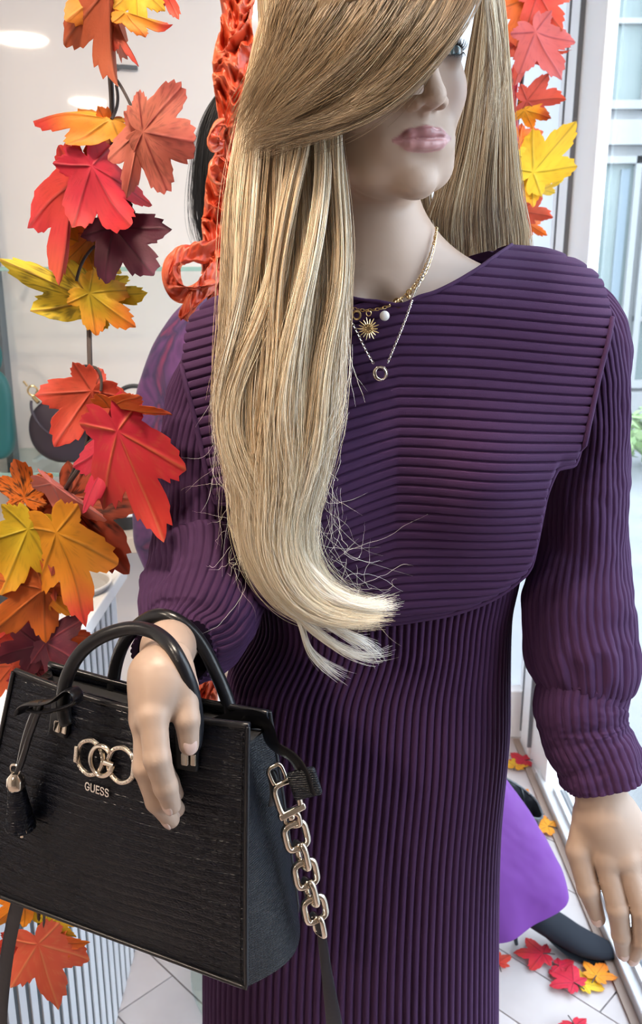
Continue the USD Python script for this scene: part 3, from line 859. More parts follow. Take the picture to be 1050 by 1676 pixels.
def head_sdf(P):
    Q = (P - HC0) @ RH
    d = ell(Q, (0, .012, .030), (.071, .092, .088))
    d = smin(d, ell(Q, (0, -.030, -.026), (.0585, .060, .078)), .03)
    d = smin(d, ell(Q, (0, -.046, -.074), (.043, .040, .036)), .03)
    d = smin(d, ell(Q, (0, -.080, -.100), (.017, .014, .013)), .018)
    for s in (-1, 1):
        d = smin(d, ell(Q, (s * .037, -.059, -.028), (.018, .016, .016)), .026)
        d = smin(d, cone(Q, (s * .012, -.0865, .019), (s * .043, -.074, .019), .0062, .0045), .014)
        d = smin(d, cone(Q, (s * .053, .0, -.05), (s * .030, -.058, -.090), .013, .012), .022)   # jaw line
        d = smax(d, -ell(Q, (s * .030, -.0985, .002), (.0185, .0150, .0105)), .010)             # eye socket
    n = cone(Q, (0, -.0880, .012), (0, -.1105, -.033), .0058, .0078)
    n = smin(n, ell(Q, (0, -.1115, -.0360), (.0078, .0078, .0068)), .006)
    for s in (-1, 1):
        n = smin(n, ell(Q, (s * .0108, -.1000, -.0395), (.0062, .0095, .0062)), .005)
    n = smin(n, cone(Q, (0, -.108, -.041), (0, -.096, -.0445), .0038, .0042), .004)
    d = smin(d, n, .008)
    for s in (-1, 1):
        d = smax(d, -ell(Q, (s * .0066, -.1035, -.0445), (.0034, .0055, .0034)), .002)          # nostrils
    d = smax(d, -cone(Q, (0, -.0995, -.0490), (0, -.1020, -.0565), .0022, .0028), .004)         # philtrum
    # mouth region, lips and the line between them
    d = smin(d, ell(Q, (0, -.0775, -.068), (.036, .0165, .020)), .012)
    u, l = lips(Q)
    d = smin(d, u, .0016)
    d = smin(d, l, .0016)
    seam = np.full(len(Q), 9.0)
    for k in (-1, 1):
        seam = np.minimum(seam, np.minimum(cone(Q, (0, -.1004, -.0662), (k * .014, -.0980, -.0658), .0015, .0015), cone(Q, (k * .014, -.0980, -.0658), (k * .0276, -.0902, -.0668), .0015, .0010)))
    d = smax(d, -seam, .0010)
    d = smax(d, -ell(Q, (0, -.0985, -.0822), (.014, .006, .004)), .008)                         # below the lower lip
    # eyelids: a ball with an almond opening
    for c, s in zip(EYEC, (-1, 1)):
        lid = np.linalg.norm(Q - c, axis=1) - .0142
        d = smin(d, lid, .006)
        X, Z = (Q[:, 0] - c[0]) * s, Q[:, 2] - c[2]
        up = np.hypot(X - .001, Z + .0168) - .0199
        dn = np.hypot(X - .001, Z - .0200) - .0234
        slit = np.maximum(np.maximum(up, dn), Q[:, 1] - (c[1] - .002))
        d = smax(d, -slit, .0012)
        d = smax(d, -(np.abs(np.linalg.norm(Q - c - (0, 0, .0), axis=1) - .0149) - .0005 + 1e-3 * (np.abs(Z - .0078 + .25 * np.abs(X) ** 1.0 * .4) / .001)), .001)
        ear = ell((Q - (s * .073, .016, -.012)) @ np.array([[1, .25 * s, 0], [-.25 * s, 1, 0], [0, 0, 1.0]]), (0, 0, 0), (.007, .016, .029))
        ear = smax(ear, -ell(Q, (s * .082, .012, -.008), (.007, .008, .016)), .005)
        d = smin(d, ear, .006)
    return d


NB = np.array([.050, .872, 1.475])           # base of the neck


def neck_sdf(P):
    a = H((0, .022, -.055))
    d = cone(P, a, NB, .0475, .052)
    d = smin(d, cone(P, NB, NB - (0, 0, .10), .054, .075), .03)
    for s in (-1, 1):                          # collar bones and shoulders
        d = smin(d, cone(P, NB + (s * .03, .012, .0), NB + ((.150, .000, -.042) if s > 0 else (-.125, .000, -.095)), .030, .030 if s > 0 else .020), .05)
        d = smin(d, cone(P, NB + (s * .018, -.058, -.040), NB + (s * .135, -.030, -.024), .008, .008), .022)
    d = smin(d, ell(P, NB + (0, -.004, -.13), (.15, .085, .125)), .05)
    d = smax(d, -ell(P, NB + (0, -.082, -.028), (.013, .014, .014)), .015)   # hollow of the throat
    return d


def upper_sdf(P):
    return smin(head_sdf(P), neck_sdf(P), .018)


head = sdf_mesh(upper_sdf, (-.12, .70, 1.385), (.215, .975, 1.775), .0014)


def skin_colour(V, base=SKIN):
    Q = (V - HC0) @ RH
    col = np.repeat(base[None], len(V), 0)
    u, l = lips(Q)
    m = 1 - sstep(np.minimum(u, l), .0006, .0016)
    m *= (Q[:, 1] < -.075)
    lipc = np.where((u < l)[:, None], np.array((.34, .155, .160)), np.array((.46, .235, .235)))
    col = col * (1 - m[:, None]) + lipc * m[:, None]
    for c, s in zip(EYEC, (-1, 1)):
        X, Z = (Q[:, 0] - c[0]) * s, Q[:, 2] - c[2]
        e = np.exp(-(((X - .001) / .0165) ** 2 + ((Z - .0015) / .0092) ** 2) ** 1.5) * (Q[:, 1] < -.05) * .9
        col = col * (1 - e[:, None]) + np.array((.045, .055, .075)) * e[:, None]
        br = np.exp(-((Z - .0205 + .35 * np.abs(X - .004) ** 1 * .3) / .0028) ** 2) * (np.abs(X) < .021) * (Q[:, 1] < -.06) * .5
        col = col * (1 - br[:, None]) + np.array((.17, .11, .07)) * br[:, None]
        ch = np.exp(-(((X - .012) / .02) ** 2 + ((Z + .032) / .016) ** 2)) * .22 * (Q[:, 1] < -.03)
        col = col * (1 - ch[:, None]) + np.array((.55, .27, .22)) * ch[:, None]
    return col


def skin_rough(V):
    u, l = lips((V - HC0) @ RH)
    return .44 - .27 * (1 - sstep(np.minimum(u, l), .0003, .0015))


# ---- hands, each finger its own chain
def hand_sdf(palm, fingers, kp=.012):
    def f(P):
        dp = None
        for a, b, ra, rb in palm:
            c = cone(P, a, b, ra, rb)
            dp = c if dp is None else smin(dp, c, .016)
        out = dp
        for ch, kk in fingers:
            fd = None
            for (a, ra), (b, rb) in zip(ch[:-1], ch[1:]):
                c = cone(P, a, b, ra, rb)
                fd = c if fd is None else smin(fd, c, .003)
            out = np.minimum(out, smin(dp, fd, kk))
        return out
    return f


def nail(tip, back, r, out):
    """A thin painted nail on the last joint: along the finger, on its outer side."""
    d = unit(tip - back)
    o = unit(out - d * np.dot(out, d))
    s = np.cross(d, o)
    n = place(sphere((0, 0, 0), 1.0, 2), s * r * .72, d * r * 1.05, o * r * .30, tip + o * r * .74 - d * r * .25)
    return n


# right hand (left in the picture), seen from the thumb side, hanging over the bag
wR = W(275, 1060, .664)
pR = [(W(291, 1046, .735), wR, .0235, .0195), (wR, W(266, 1118, .606), .0195, .0205), (W(262, 1110, .606), W(250, 1172, .582), .0190, .0110),
      (W(262, 1110, .610), W(242, 1182, .592), .0180, .0112), (W(258, 1110, .618), W(240, 1178, .605), .017, .0112), (W(256, 1110, .626), W(238, 1168, .618), .015, .0105)]
J = lambda *a: [(W(x, y, d), r) for x, y, d, r in a]
fR = [(J((250, 1172, .581, .0110), (257, 1242, .567, .0101), (271, 1288, .566, .0090), (281, 1318, .570, .0071)), .004),
      (J((242, 1180, .591, .0112), (240, 1256, .578, .0103), (258, 1310, .578, .0094), (279, 1341, .584, .0072)), .005),
      (J((240, 1174, .604, .0112), (248, 1256, .597, .0102), (270, 1304, .599, .0090), (289, 1324, .603, .0068)), .005),
      (J((240, 1164, .617, .0102), (259, 1242, .613, .0090), (277, 1280, .613, .0078), (289, 1299, .615, .0060)), .005),
      (J((284, 1078, .622, .0140), (300, 1124, .602, .0112), (306, 1178, .590, .0097), (309, 1220, .586, .0077)), .0045)]
handR = sdf_mesh(hand_sdf(pR, fR), W(268, 1180, .62) - (.12, .16, .16), W(268, 1180, .62) + (.12, .16, .2), .0011)

# left hand (right in the picture), hanging, back of the hand to the viewer
wL = W(980, 1285, .745)
pL = [(W(978, 1205, .77), wL, .0240, .0190), (wL, W(980, 1335, .738), .0190, .0185), (wL, W(1006, 1335, .742), .0185, .0180), (W(978, 1335, .738), W(990, 1402, .726), .0180, .0118),
      (W(992, 1335, .738), W(1022, 1404, .723), .0180, .0118), (W(1006, 1335, .744), W(1053, 1400, .728), .0175, .0115), (W(1012, 1335, .748), W(1080, 1390, .737), .016, .0108)]
fL = [(J((989, 1400, .726, .0118), (1010, 1486, .715, .0106), (1016, 1530, .717, .0094), (1019, 1560, .723, .0072)), .005),
      (J((1023, 1402, .723, .0118), (1050, 1490, .711, .0106), (1050, 1538, .715, .0094), (1034, 1568, .723, .0072)), .005),
      (J((1055, 1398, .728, .0115), (1086, 1482, .720, .0102), (1084, 1530, .726, .0090), (1066, 1560, .734, .0068)), .005),
      (J((1083, 1388, .737, .0104), (1112, 1455, .734, .0090), (1118, 1492, .738, .0078), (1108, 1516, .744, .0060)), .005),
      (J((962, 1335, .744, .0145), (946, 1392, .733, .0122), (962, 1455, .724, .0108), (978, 1503, .724, .0076)), .007)]
handL = sdf_mesh(hand_sdf(pL, fL), W(1010, 1420, .735) - (.11, .10, .14), W(1010, 1420, .735) + (.12, .10, .2), .0012)

# trunk, arms, legs: coarser, under the clothes
SHL, SHR = W(940, 545, .874), W(366, 610, .876)
ELL_, ELR = W(953, 900, .83), W(333, 890, .85)


def trunk_sdf(P):
    d = ell(P, (.066, .86, 1.31), (.135, .085, .16))
    d = smin(d, ell(P, (.066, .86, 1.13), (.105, .07, .15)), .05)
    d = smin(d, ell(P, (.040, .865, .93), (.145, .095, .14)), .06)
    for s in (-1, 1):
        d = smin(d, ell(P, (.066 + s * .065, .79, 1.305), (.045, .045, .045)), .03)
        d = smin(d, cone(P, (.040 + s * .075, .865, .88), (.045 + s * .07, .87, .48), .075, .045), .04)
        d = smin(d, cone(P, (.045 + s * .07, .87, .48), (.045 + s * .07, .90, .10), .045, .028), .02)
        d = smin(d, cone(P, (.045 + s * .07, .90, .09), (.045 + s * .08, .78, .03), .028, .02), .02)
    for a, b, c in ((SHL, ELL_, W(978, 1215, .768)), (SHR, ELR, W(291, 1046, .730))):
        d = smin(d, cone(P, a, b, .026, .027), .02)
        d = smin(d, cone(P, b, c, .028, .0225), .012)
    return d


trunk = sdf_mesh(trunk_sdf, (-.22, .64, .0), (.36, 1.0, 1.46), .006)
body = cat(head, handR, handL, trunk)
part(man, 'body', body, M_skin, col=np.vstack([skin_colour(head.vertices), np.repeat(SKIN[None], len(handR.vertices), 0), np.repeat(SKIN[None], len(handL.vertices), 0), np.repeat(SKIN[None], len(trunk.vertices), 0)]), rough=np.r_[skin_rough(head.vertices), np.full(len(handR.vertices) + len(handL.vertices) + len(trunk.vertices), .42)])

# nails
NAILC = M('nail_polish_nude', (.62, .45, .40), .2)
nl = []
for ch, out in zip([c for c, _ in fR], [(-.5, -.8, .1), (-.6, -.7, -.1), (-.3, -.9, -.1), (0, -1, 0), (.35, -.9, 0)]):
    part(man, 'fingernail', nail(ch[-1][0], ch[-2][0], ch[-1][1], np.array(out)), NAILC)
for ch, out in zip([c for c, _ in fL], [(0, -1, .2)] * 4 + [(-.5, -.8, 0)]):
    part(man, 'fingernail', nail(ch[-1][0], ch[-2][0], ch[-1][1], np.array(out)), NAILC)

# eyes, lashes
for c in EYEC:
    s = trimesh.creation.icosphere(4, .0129)
    d = s.vertices / .0129
    a = np.degrees(np.arccos(np.clip(d @ unit((.18, -1, -.02)), -1, 1)))
    col = np.repeat(np.array([[.62, .60, .58]]), len(d), 0)
    ir = 1 - sstep(a, 25, 28)
    nz = meshkit.noise(d * 40, 3)
    col = col * (1 - ir[:, None]) + (np.array((.10, .17, .20)) * (.7 + .6 * nz[:, None])) * ir[:, None]
    pu = 1 - sstep(a, 10, 12)
    col = col * (1 - pu[:, None]) + .006 * pu[:, None]
    s.vertices = (s.vertices + c) @ RH.T + HC0
    part(man, 'eye', s, M_eye, col=col, label='painted grey blue eye')
ls, lw = [], []
rng = np.random.default_rng(5)
for c, s in zip(EYEC, (-1, 1)):
    for top, n, L in ((True, 34, .0058), (False, 20, .0034)):
        for x in np.linspace(-.0105, .0115, n):
            X = x - .001
            z = (-.0168 + math.sqrt(max(.0199 ** 2 - X * X, 1e-9))) if top else (.0200 - math.sqrt(.0234 ** 2 - X * X))
            y = -math.sqrt(max(.0140 ** 2 - x * x - z * z, 1e-9))
            p0 = c + (s * x, y, z)
            sg_ = 1 if top else -1
            d = np.array([s * x * 32 + rng.normal() * .14, -.75, sg_ * .45])
            p1 = p0 + d * L * .55
            p2 = p1 + (d + (0, .25, sg_ * .7)) * L * .5
            ls.append(np.array([H(p) for p in (p0, p1, p2)]))
            lw.append(np.array([.00045, .0003, .0001]))
curves(man, 'eyelash', ls, lw, M_lash, kind='stuff')
# mole on the collar, as on the figure
# ------------------------------------------------------------------ the knit dress: skirt, ribbed cape front and back, sleeves
M_knit = M('purple_knit', (.049, .0165, .0610), .82, spec=.25, sheen=.16, bump=.35, bscale=900., bdist=.0004)
M_knit_in = M('purple_knit_inside', (.018, .008, .026), .9, spec=.2)
XC0, CYB = .068, .862


def groove(ph, w):
    """0 on the ribs, 1 in the narrow groove; ph in rib counts."""
    f = ph - np.round(ph)
    return np.exp(-(f / w) ** 2)


def rib_profile(ph):
    f = np.abs(ph - np.round(ph)) * 2          # 0 in the groove, 1 on top of the rib
    return np.sqrt(np.clip(1 - (1 - np.clip(f, 0, 1)) ** 3, 0, 1))


def I(z, *kv):
    k = np.array(kv, float)
    k = k[np.argsort(k[:, 0])]
    return PchipInterpolator(k[:, 0], k[:, 1], extrapolate=True)(np.clip(z, k[0, 0], k[-1, 0]))


# shoulder line (top outline of the cape), mirrored about the body's middle
_top = [W(835, 400, .865), W(880, 404, .868), W(920, 415, .868), W(960, 438, .868), W(988, 472, .868), W(1004, 512, .868)]
_tx = np.array([p[0] - XC0 for p in _top])
_tz = np.array([p[2] for p in _top])
ztop_f = PchipInterpolator(np.r_[0, .06, _tx, _tx[-1] + .03], np.r_[1.520, 1.510, _tz, _tz[-1] - .05])


def yfront(X, z, sgn=-1):
    """Depth of the cloth's front (sgn -1) or back (+1) at |x| offset X and height z."""
    a = I(z, (1.06, .155), (1.12, .165), (1.17, .215), (1.25, .262), (1.32, .285), (1.42, .300), (1.5, .290))
    b = I(z, (1.06, .098), (1.12, .104), (1.17, .108), (1.25, .112), (1.32, .112), (1.40, .100), (1.46, .085), (1.52, .070))
    s = np.abs(X) / a
    y = b * np.clip(1 - s ** 2.4, 0, 1) ** (1 / 2.4)
    if sgn < 0:
        y = y + .026 * np.exp(-(((np.abs(X) - .082) / .065) ** 2 + ((z - 1.295) / .065) ** 2))
    # roll over the shoulder
    zt = ztop_f(np.clip(np.abs(X), 0, _tx[-1]))
    rr = .075
    q = np.clip((z - (zt - rr)) / rr, 0, 1)
    y = y * np.sqrt(np.clip(1 - q ** 2, 0, 1))
    return CYB + sgn * y + 0.0


def on_cloth(px, py):
    """x offset and height where the line of sight meets the cloth."""
    D = .78
    for _ in range(30):
        p = W(px, py, D)
        D = .5 * D + .5 * float(yfront(np.array(p[0] - XC0), np.array(p[2])))
    p = W(px, py, D)
    return p[0] - XC0, p[2]


_nk = [on_cloth(*q) for q in ((671, 491), (700, 482), (729, 470), (760, 453), (783, 439), (812, 418))] + [(_tx[0], _tz[0])]
_nx = np.r_[0, [p[0] for p in _nk]]
_nz = np.r_[on_cloth(622, 506)[1], [p[1] for p in _nk]]
znk_f = PchipInterpolator(_nx, _nz)
_he = [on_cloth(*q) for q in ((1002, 520), (985, 600), (965, 690), (949, 757), (945, 765), (919, 772), (905, 798), (895, 830), (888, 868), (884, 902), (873, 930), (850, 957), (800, 990), (740, 1011), (680, 1021), (600, 1026))]
_hx = np.array([p[0] for p in _he]); _hx[-1] = 0.0
_hz = np.array([p[1] for p in _he])
for _k in range(1, len(_hx)):
    _hx[_k] = min(_hx[_k], _hx[_k - 1] - .0015)
zhem_f = PchipInterpolator(_hx[::-1], _hz[::-1])
XE = _hx[0]


def cape(front=True):
    """Rows lie at fixed heights, so the ribs stay even; beyond the hem and above the shoulder they close up on the edge."""
    sgn = -1 if front else 1
    u = np.linspace(-1, 1, 260)
    X = XE * np.sign(u) * (1 - (1 - np.abs(u)) ** 1.3)
    ax = np.abs(X)
    zt = ztop_f(np.clip(ax, 0, XE)) - .0003
    z0 = np.where(ax < _tx[0], znk_f(np.clip(ax, 0, _tx[0])), zt)
    if not front:
        z0 = np.where(ax < _tx[0], I(ax, (0, 1.478), (.05, 1.482), (_tx[0], float(ztop_f(_tx[0])))), z0)
    z1 = np.minimum(zhem_f(np.clip(ax, 0, XE)), z0 - .002)

    def surf_(Xa, Za):
        Y = yfront(Xa, Za, sgn)
        if front:
            hem = np.clip(1 - (Za - z1[None]) / .018, 0, 1)
            Y = Y + .010 * hem ** 2 * (np.abs(Xa) < .17)
        P = np.stack([Xa + XC0, Y, Za], -1)
        P[..., 2] += .215 * np.minimum(Xa, 0)
        P[..., 1] += sgn * (meshkit.fbm(np.stack([Xa * 8 + 3, Za * 6, Za * 0], -1), 2, 11) - .5) * .010
        return P

    def rows(z):
        Z = np.clip(z[:, None], z1[None], z0[None])
        XX = np.repeat(X[None], len(z), 0)
        P = surf_(XX, Z)
        e = 8e-4
        N = np.cross(surf_(XX + e, Z) - P, P - surf_(XX, Z - e))
        N /= np.linalg.norm(N, axis=-1, keepdims=True) + 1e-12
        N *= np.sign(N[..., 1:2] * sgn + 1e-9)
        k = np.interp(Z, [1.15, 1.38], [.12, .0])
        ph = (Z + .10 * XX ** 2 - k * XX - .004 * np.cos(XX * 14) + (meshkit.fbm(np.stack([XX * 5, Z * 4, Z * 0 + 4], -1), 2, 3) - .5) * .010) / .0089
        side = np.clip((XE - np.abs(XX)) / .006, 0, 1) if False else 1.0
        return P + N * ((-.0028 * groove(ph, .095) + .0002 * -np.cos(2 * np.pi * ph)) * side)[..., None]

    zz = np.arange(z0.max() + .0005, z1.min() - .0005, -.00052)
    G = rows(zz)
    m = grid_mesh(G)
    Zc = np.clip(zz[:, None], z1[None], z0[None]).ravel()
    f = m.faces
    key = np.round(np.stack([Zc, np.tile(np.arange(len(X)), len(zz))], 1), 7)
    q = [np.abs(Zc[f[:, i]] - Zc[f[:, j]]) + np.abs(f[:, i] % len(X) - f[:, j] % len(X)) > 1e-9 for i, j in ((0, 1), (1, 2), (2, 0))]
    m = trimesh.Trimesh(m.vertices, f[q[0] & q[1] & q[2]], process=False)
    m.merge_vertices(digits_vertex=7)
    m.remove_unreferenced_vertices()
    s2 = np.linspace(-1, 1, 400)
    return m, G, surf_(X[None], z0[None])[0], surf_(X[None], z1[None])[0]


cf_mesh, Pf, edge_top, edge_low = cape(True)
part(man, 'cape_front', cf_mesh, M_knit, smooth=True)
cb_mesh, _, bt_top, bt_low = cape(False)
part(man, 'cape_back', cb_mesh, M_knit, smooth=True)
nk = edge_top[np.abs(edge_top[:, 0] - XC0) < _tx[0]]
part(man, 'neckline_edge', tube(spline(nk[::6], 160), .0019, 8), M_knit, smooth=True)
part(man, 'hem_edge', tube(edge_low, .0024, 8), M_knit, smooth=True)
part(man, 'hem_edge', tube(bt_low, .0024, 8), M_knit, smooth=True)


# ---- the skirt
def skirt():
    N, nz = 1728, 150
    th = np.linspace(0, 2 * np.pi, N, endpoint=False)
    z = np.linspace(1.215, .10, nz)
    cx = I(z, (1.22, .066), (1.118, .0665), (1.053, .0525), (.979, .0475), (.86, .0400), (.683, .0355), (.577, .0365), (.10, .038))
    a = I(z, (1.22, .150), (1.160, .143), (1.118, .1375), (1.053, .1535), (.979, .1615), (.86, .1660), (.683, .1780), (.577, .1830), (.10, .200))
    b = I(z, (1.22, .100), (1.118, .094), (1.053, .103), (.979, .112), (.86, .118), (.683, .120), (.577, .122), (.10, .13))
    ct, st = np.cos(th), np.sin(th)
    p = 2.25
    ex, ey = np.sign(ct) * np.abs(ct) ** (2 / p), np.sign(st) * np.abs(st) ** (2 / p)
    # equal spacing of ribs by arc length
    s = np.r_[0, np.cumsum(np.hypot(np.diff(np.r_[ex, ex[0]]) * 1.45, np.diff(np.r_[ey, ey[0]])))]
    tt = np.interp(np.linspace(0, s[-1], N, endpoint=False), s, np.r_[th, 2 * np.pi])
    ct, st = np.cos(tt), np.sin(tt)
    ex, ey = np.sign(ct) * np.abs(ct) ** (2 / p), np.sign(st) * np.abs(st) ** (2 / p)
    R = np.stack([cx[:, None] + a[:, None] * ex, CYB + b[:, None] * ey, np.repeat(z[:, None], N, 1)], -1)
    R[..., 1] += (meshkit.fbm(np.stack([R[..., 0] * 6, R[..., 2] * 2.5, R[..., 1] * 6], -1), 2, 2) - .5) * .012
    nrm = np.stack([ex[None] / a[:, None], ey[None] / b[:, None], np.zeros((nz, N))], -1)
    nrm /= np.linalg.norm(nrm, axis=-1, keepdims=True)
    ph = np.arange(N) / N * 108
    # ribs lean slightly with the body
    g = groove(ph, .17)[None] + 0 * z[:, None]
    R = R + nrm * (-.0026 * g + .0004 * -np.cos(2 * np.pi * ph)[None])[..., None]
    return skin(R, cap=False)


part(man, 'skirt', skirt(), M_knit, smooth=True)


# ---- sleeves
def sleeve(st, nr, nribs, seed, wr=.006, up=None, gather=(), twist=0., n=220):
    """st: (px, py, D, radius, radius along depth); ribs run along the arm."""
    c = np.array([np.r_[W(x, y, d), r1, r2] for x, y, d, r1, r2 in st])
    q = spline(c, n)
    p = q[:, :3]
    k = np.ones(9) / 9
    p = np.stack([np.convolve(np.pad(p[:, j], 4, mode='edge'), k, 'valid') for j in range(3)], 1)
    t = np.gradient(p, axis=0)
    t /= np.linalg.norm(t, axis=1, keepdims=True)
    A = np.array([1.0, 0, 0]) - t * t[:, :1]
    A /= np.linalg.norm(A, axis=1, keepdims=True)
    B = np.cross(t, A)
    th = np.linspace(0, 2 * np.pi, nr, endpoint=False)
    v = np.linspace(0, 1, n)
    dirs = np.cos(th)[None, :, None] * A[:, None] + np.sin(th)[None, :, None] * B[:, None]
    R = p[:, None] + q[:, 3][:, None, None] * np.cos(th)[None, :, None] * A[:, None] + q[:, 4][:, None, None] * np.sin(th)[None, :, None] * B[:, None]
    wz = meshkit.fbm(np.stack([np.cos(th)[None] * 1.6 + 0 * v[:, None], np.sin(th)[None] * 1.6 + 0 * v[:, None], v[:, None] * 9 + 0 * th[None]], -1), 3, seed) - .5
    fold = np.zeros((n, nr))
    for (v0, w0, amp, k0, ph0) in gather:
        fold += amp * np.exp(-((v - v0) / w0) ** 2)[:, None] * np.cos(k0 * th + ph0)[None]
    ph = (th / (2 * np.pi) * nribs)[None] + twist * v[:, None] + wz * .25
    g = groove(ph, .19)
    R = R + dirs * (wz * wr * 2 + fold - .0017 * g)[..., None]
    return R


sl = [(872, 478, .874, .004, .008), (903, 480, .874, .018, .022), (930, 496, .874, .032, .036), (951, 545, .873, .0440, .046), (963, 610, .868, .0395, .050), (966, 700, .86, .036, .052), (957, 800, .85, .0435, .052), (953, 900, .83, .048, .052),
      (945, 1000, .81, .0565, .054), (950, 1060, .80, .0575, .054), (957, 1104, .79, .0535, .05), (957, 1126, .786, .0480, .046), (956, 1138, .784, .0425, .042)]
Rs = sleeve(sl, 640, 42, 21, .005, gather=[(.93, .05, .0020, 14, 0), (.62, .12, .0030, 3, 1.2)], twist=2.0)
part(man, 'sleeve', skin(Rs, cap=False), M_knit, smooth=True)
cf = [(957, 1098, .789, .0450, .044), (954, 1124, .785, .0460, .044), (948, 1150, .779, .0462, .044), (955, 1195, .771, .0450, .042), (980, 1248, .758, .0430, .040), (990, 1280, .752, .0425, .040)]
Rc = sleeve(cf, 600, 34, 22, .003, gather=[(1.0, .4, .0022, 5, .5)], n=120)
part(man, 'cuff', skin(Rc, cap=False), M_knit, smooth=True)
Ri = Rc[::-1][:40].copy(); cen = Ri.mean(1, keepdims=True); Ri = cen + (Ri - cen) * .955
part(man, 'cuff_lining', skin(np.concatenate([Rc[-1:], Ri]), cap=False), M_knit_in, smooth=True)

sr_ = [(424, 545, .874, .004, .008), (402, 547, .874, .018, .022), (380, 562, .874, .032, .036), (363, 607, .876, .043, .046), (348, 662, .877, .047, .052), (336, 730, .876, .049, .054), (334, 820, .868, .052, .055), (333, 890, .85, .055, .056),
       (337, 952, .81, .0600, .055), (327, 996, .778, .0585, .052), (314, 1030, .748, .0525, .048), (301, 1052, .728, .0445, .042), (287, 1064, .712, .0380, .0380), (284, 1073, .702, .0370, .0370)]
Rs = sleeve(sr_, 640, 42, 31, .006, gather=[(.93, .05, .0014, 9, 0), (.72, .10, .0040, 4, .6), (.5, .2, .003, 3, 2.)])
part(man, 'sleeve', skin(Rs, cap=False), M_knit, smooth=True)
Ri = Rs[::-1][:26].copy(); cen = Ri.mean(1, keepdims=True); dv = Ri - cen; rl = np.linalg.norm(dv, axis=-1, keepdims=True); Ri = cen + dv / rl * (rl.mean(1, keepdims=True) - .0035)
part(man, 'cuff_lining', skin(np.concatenate([Rs[-1:], Ri]), cap=False), M_knit_in, smooth=True)

# glass foot plate under the mannequin and plain court shoes
for s in (-1, 1):
    x = .045 + s * .078
    part(man, 'shoe', cat(sphere((x, .80, .024), 1, 3, (.036, .085, .024)), sphere((x, .89, .05), 1, 3, (.03, .05, .05))), M_blackl)
# ------------------------------------------------------------------ the blonde wig: locks of single strands over a soft core
def hair_mat(name, c, rough=.38, tip=None):
    """Hair of one colour, or bleached towards the tips."""
    n = {'h': ('principled_bsdf', {'base_color': c, 'roughness': rough, 'specular_ior_level': .5})}
    l = []
    if tip is not None:
        n.update(g=('geometry', {}), sx=('separate_xyz', {}), mr=('map_range', {'from_min': 1.34, 'from_max': 1.13, 'to_min': 0., 'to_max': 1., 'clamp': True}),
                 r=('rgb_ramp', {'ramp': [(0., c), (.35, tuple(np.array(c) * .5 + np.array(tip) * .5)), (1., tip)]}))
        l = [('g.position', 'sx.vector'), ('sx.z', 'mr.value'), ('mr.result', 'r.fac'), ('r.color', 'h.base_color')]
    return usdkit.material(stage, '/World/Looks/' + name, n, l, surface='h.BSDF')


TONES = [(.64, .475, .30), (.81, .70, .52), (.36, .27, .18), (.89, .83, .71)]
TIPC = [(.91, .81, .63), (.945, .88, .73), (.78, .66, .49), (.965, .93, .85)]
ENDC = [(.92, .86, .75), (.95, .91, .83), (.78, .70, .58), (.97, .95, .91)]
HAIR_ROOT = [hair_mat('hair_' + n, c) for n, c in zip(('gold', 'light', 'ash', 'pale'), TONES)]
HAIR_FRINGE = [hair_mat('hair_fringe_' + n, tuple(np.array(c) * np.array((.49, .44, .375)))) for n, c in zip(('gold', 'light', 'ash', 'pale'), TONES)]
HAIR_SIDE = [hair_mat('hair_side_' + n, tuple(np.array(c) * np.array((.92, .87, .80)))) for n, c in zip(('gold', 'light', 'ash', 'pale'), TONES)]
HAIR_TIP = [hair_mat('hair_bleached_' + n, c, .38, t) for n, c, t in zip(('gold', 'light', 'ash', 'pale'), TONES, TIPC)]
HAIR_END = [hair_mat('hair_end_' + n, c) for n, c in zip(('gold', 'light', 'ash', 'pale'), ENDC)]
M_core = M('wig_core', (.26, .18, .10), .6, bump=.6, bscale=90., bdist=.002)


def edges(st, n=60):
    a = np.array([W(x, y, d) for x, y, d, *_ in st])
    b = np.array([W(*s[3:6]) for s in st])
    return spline(a, n), spline(b, n)


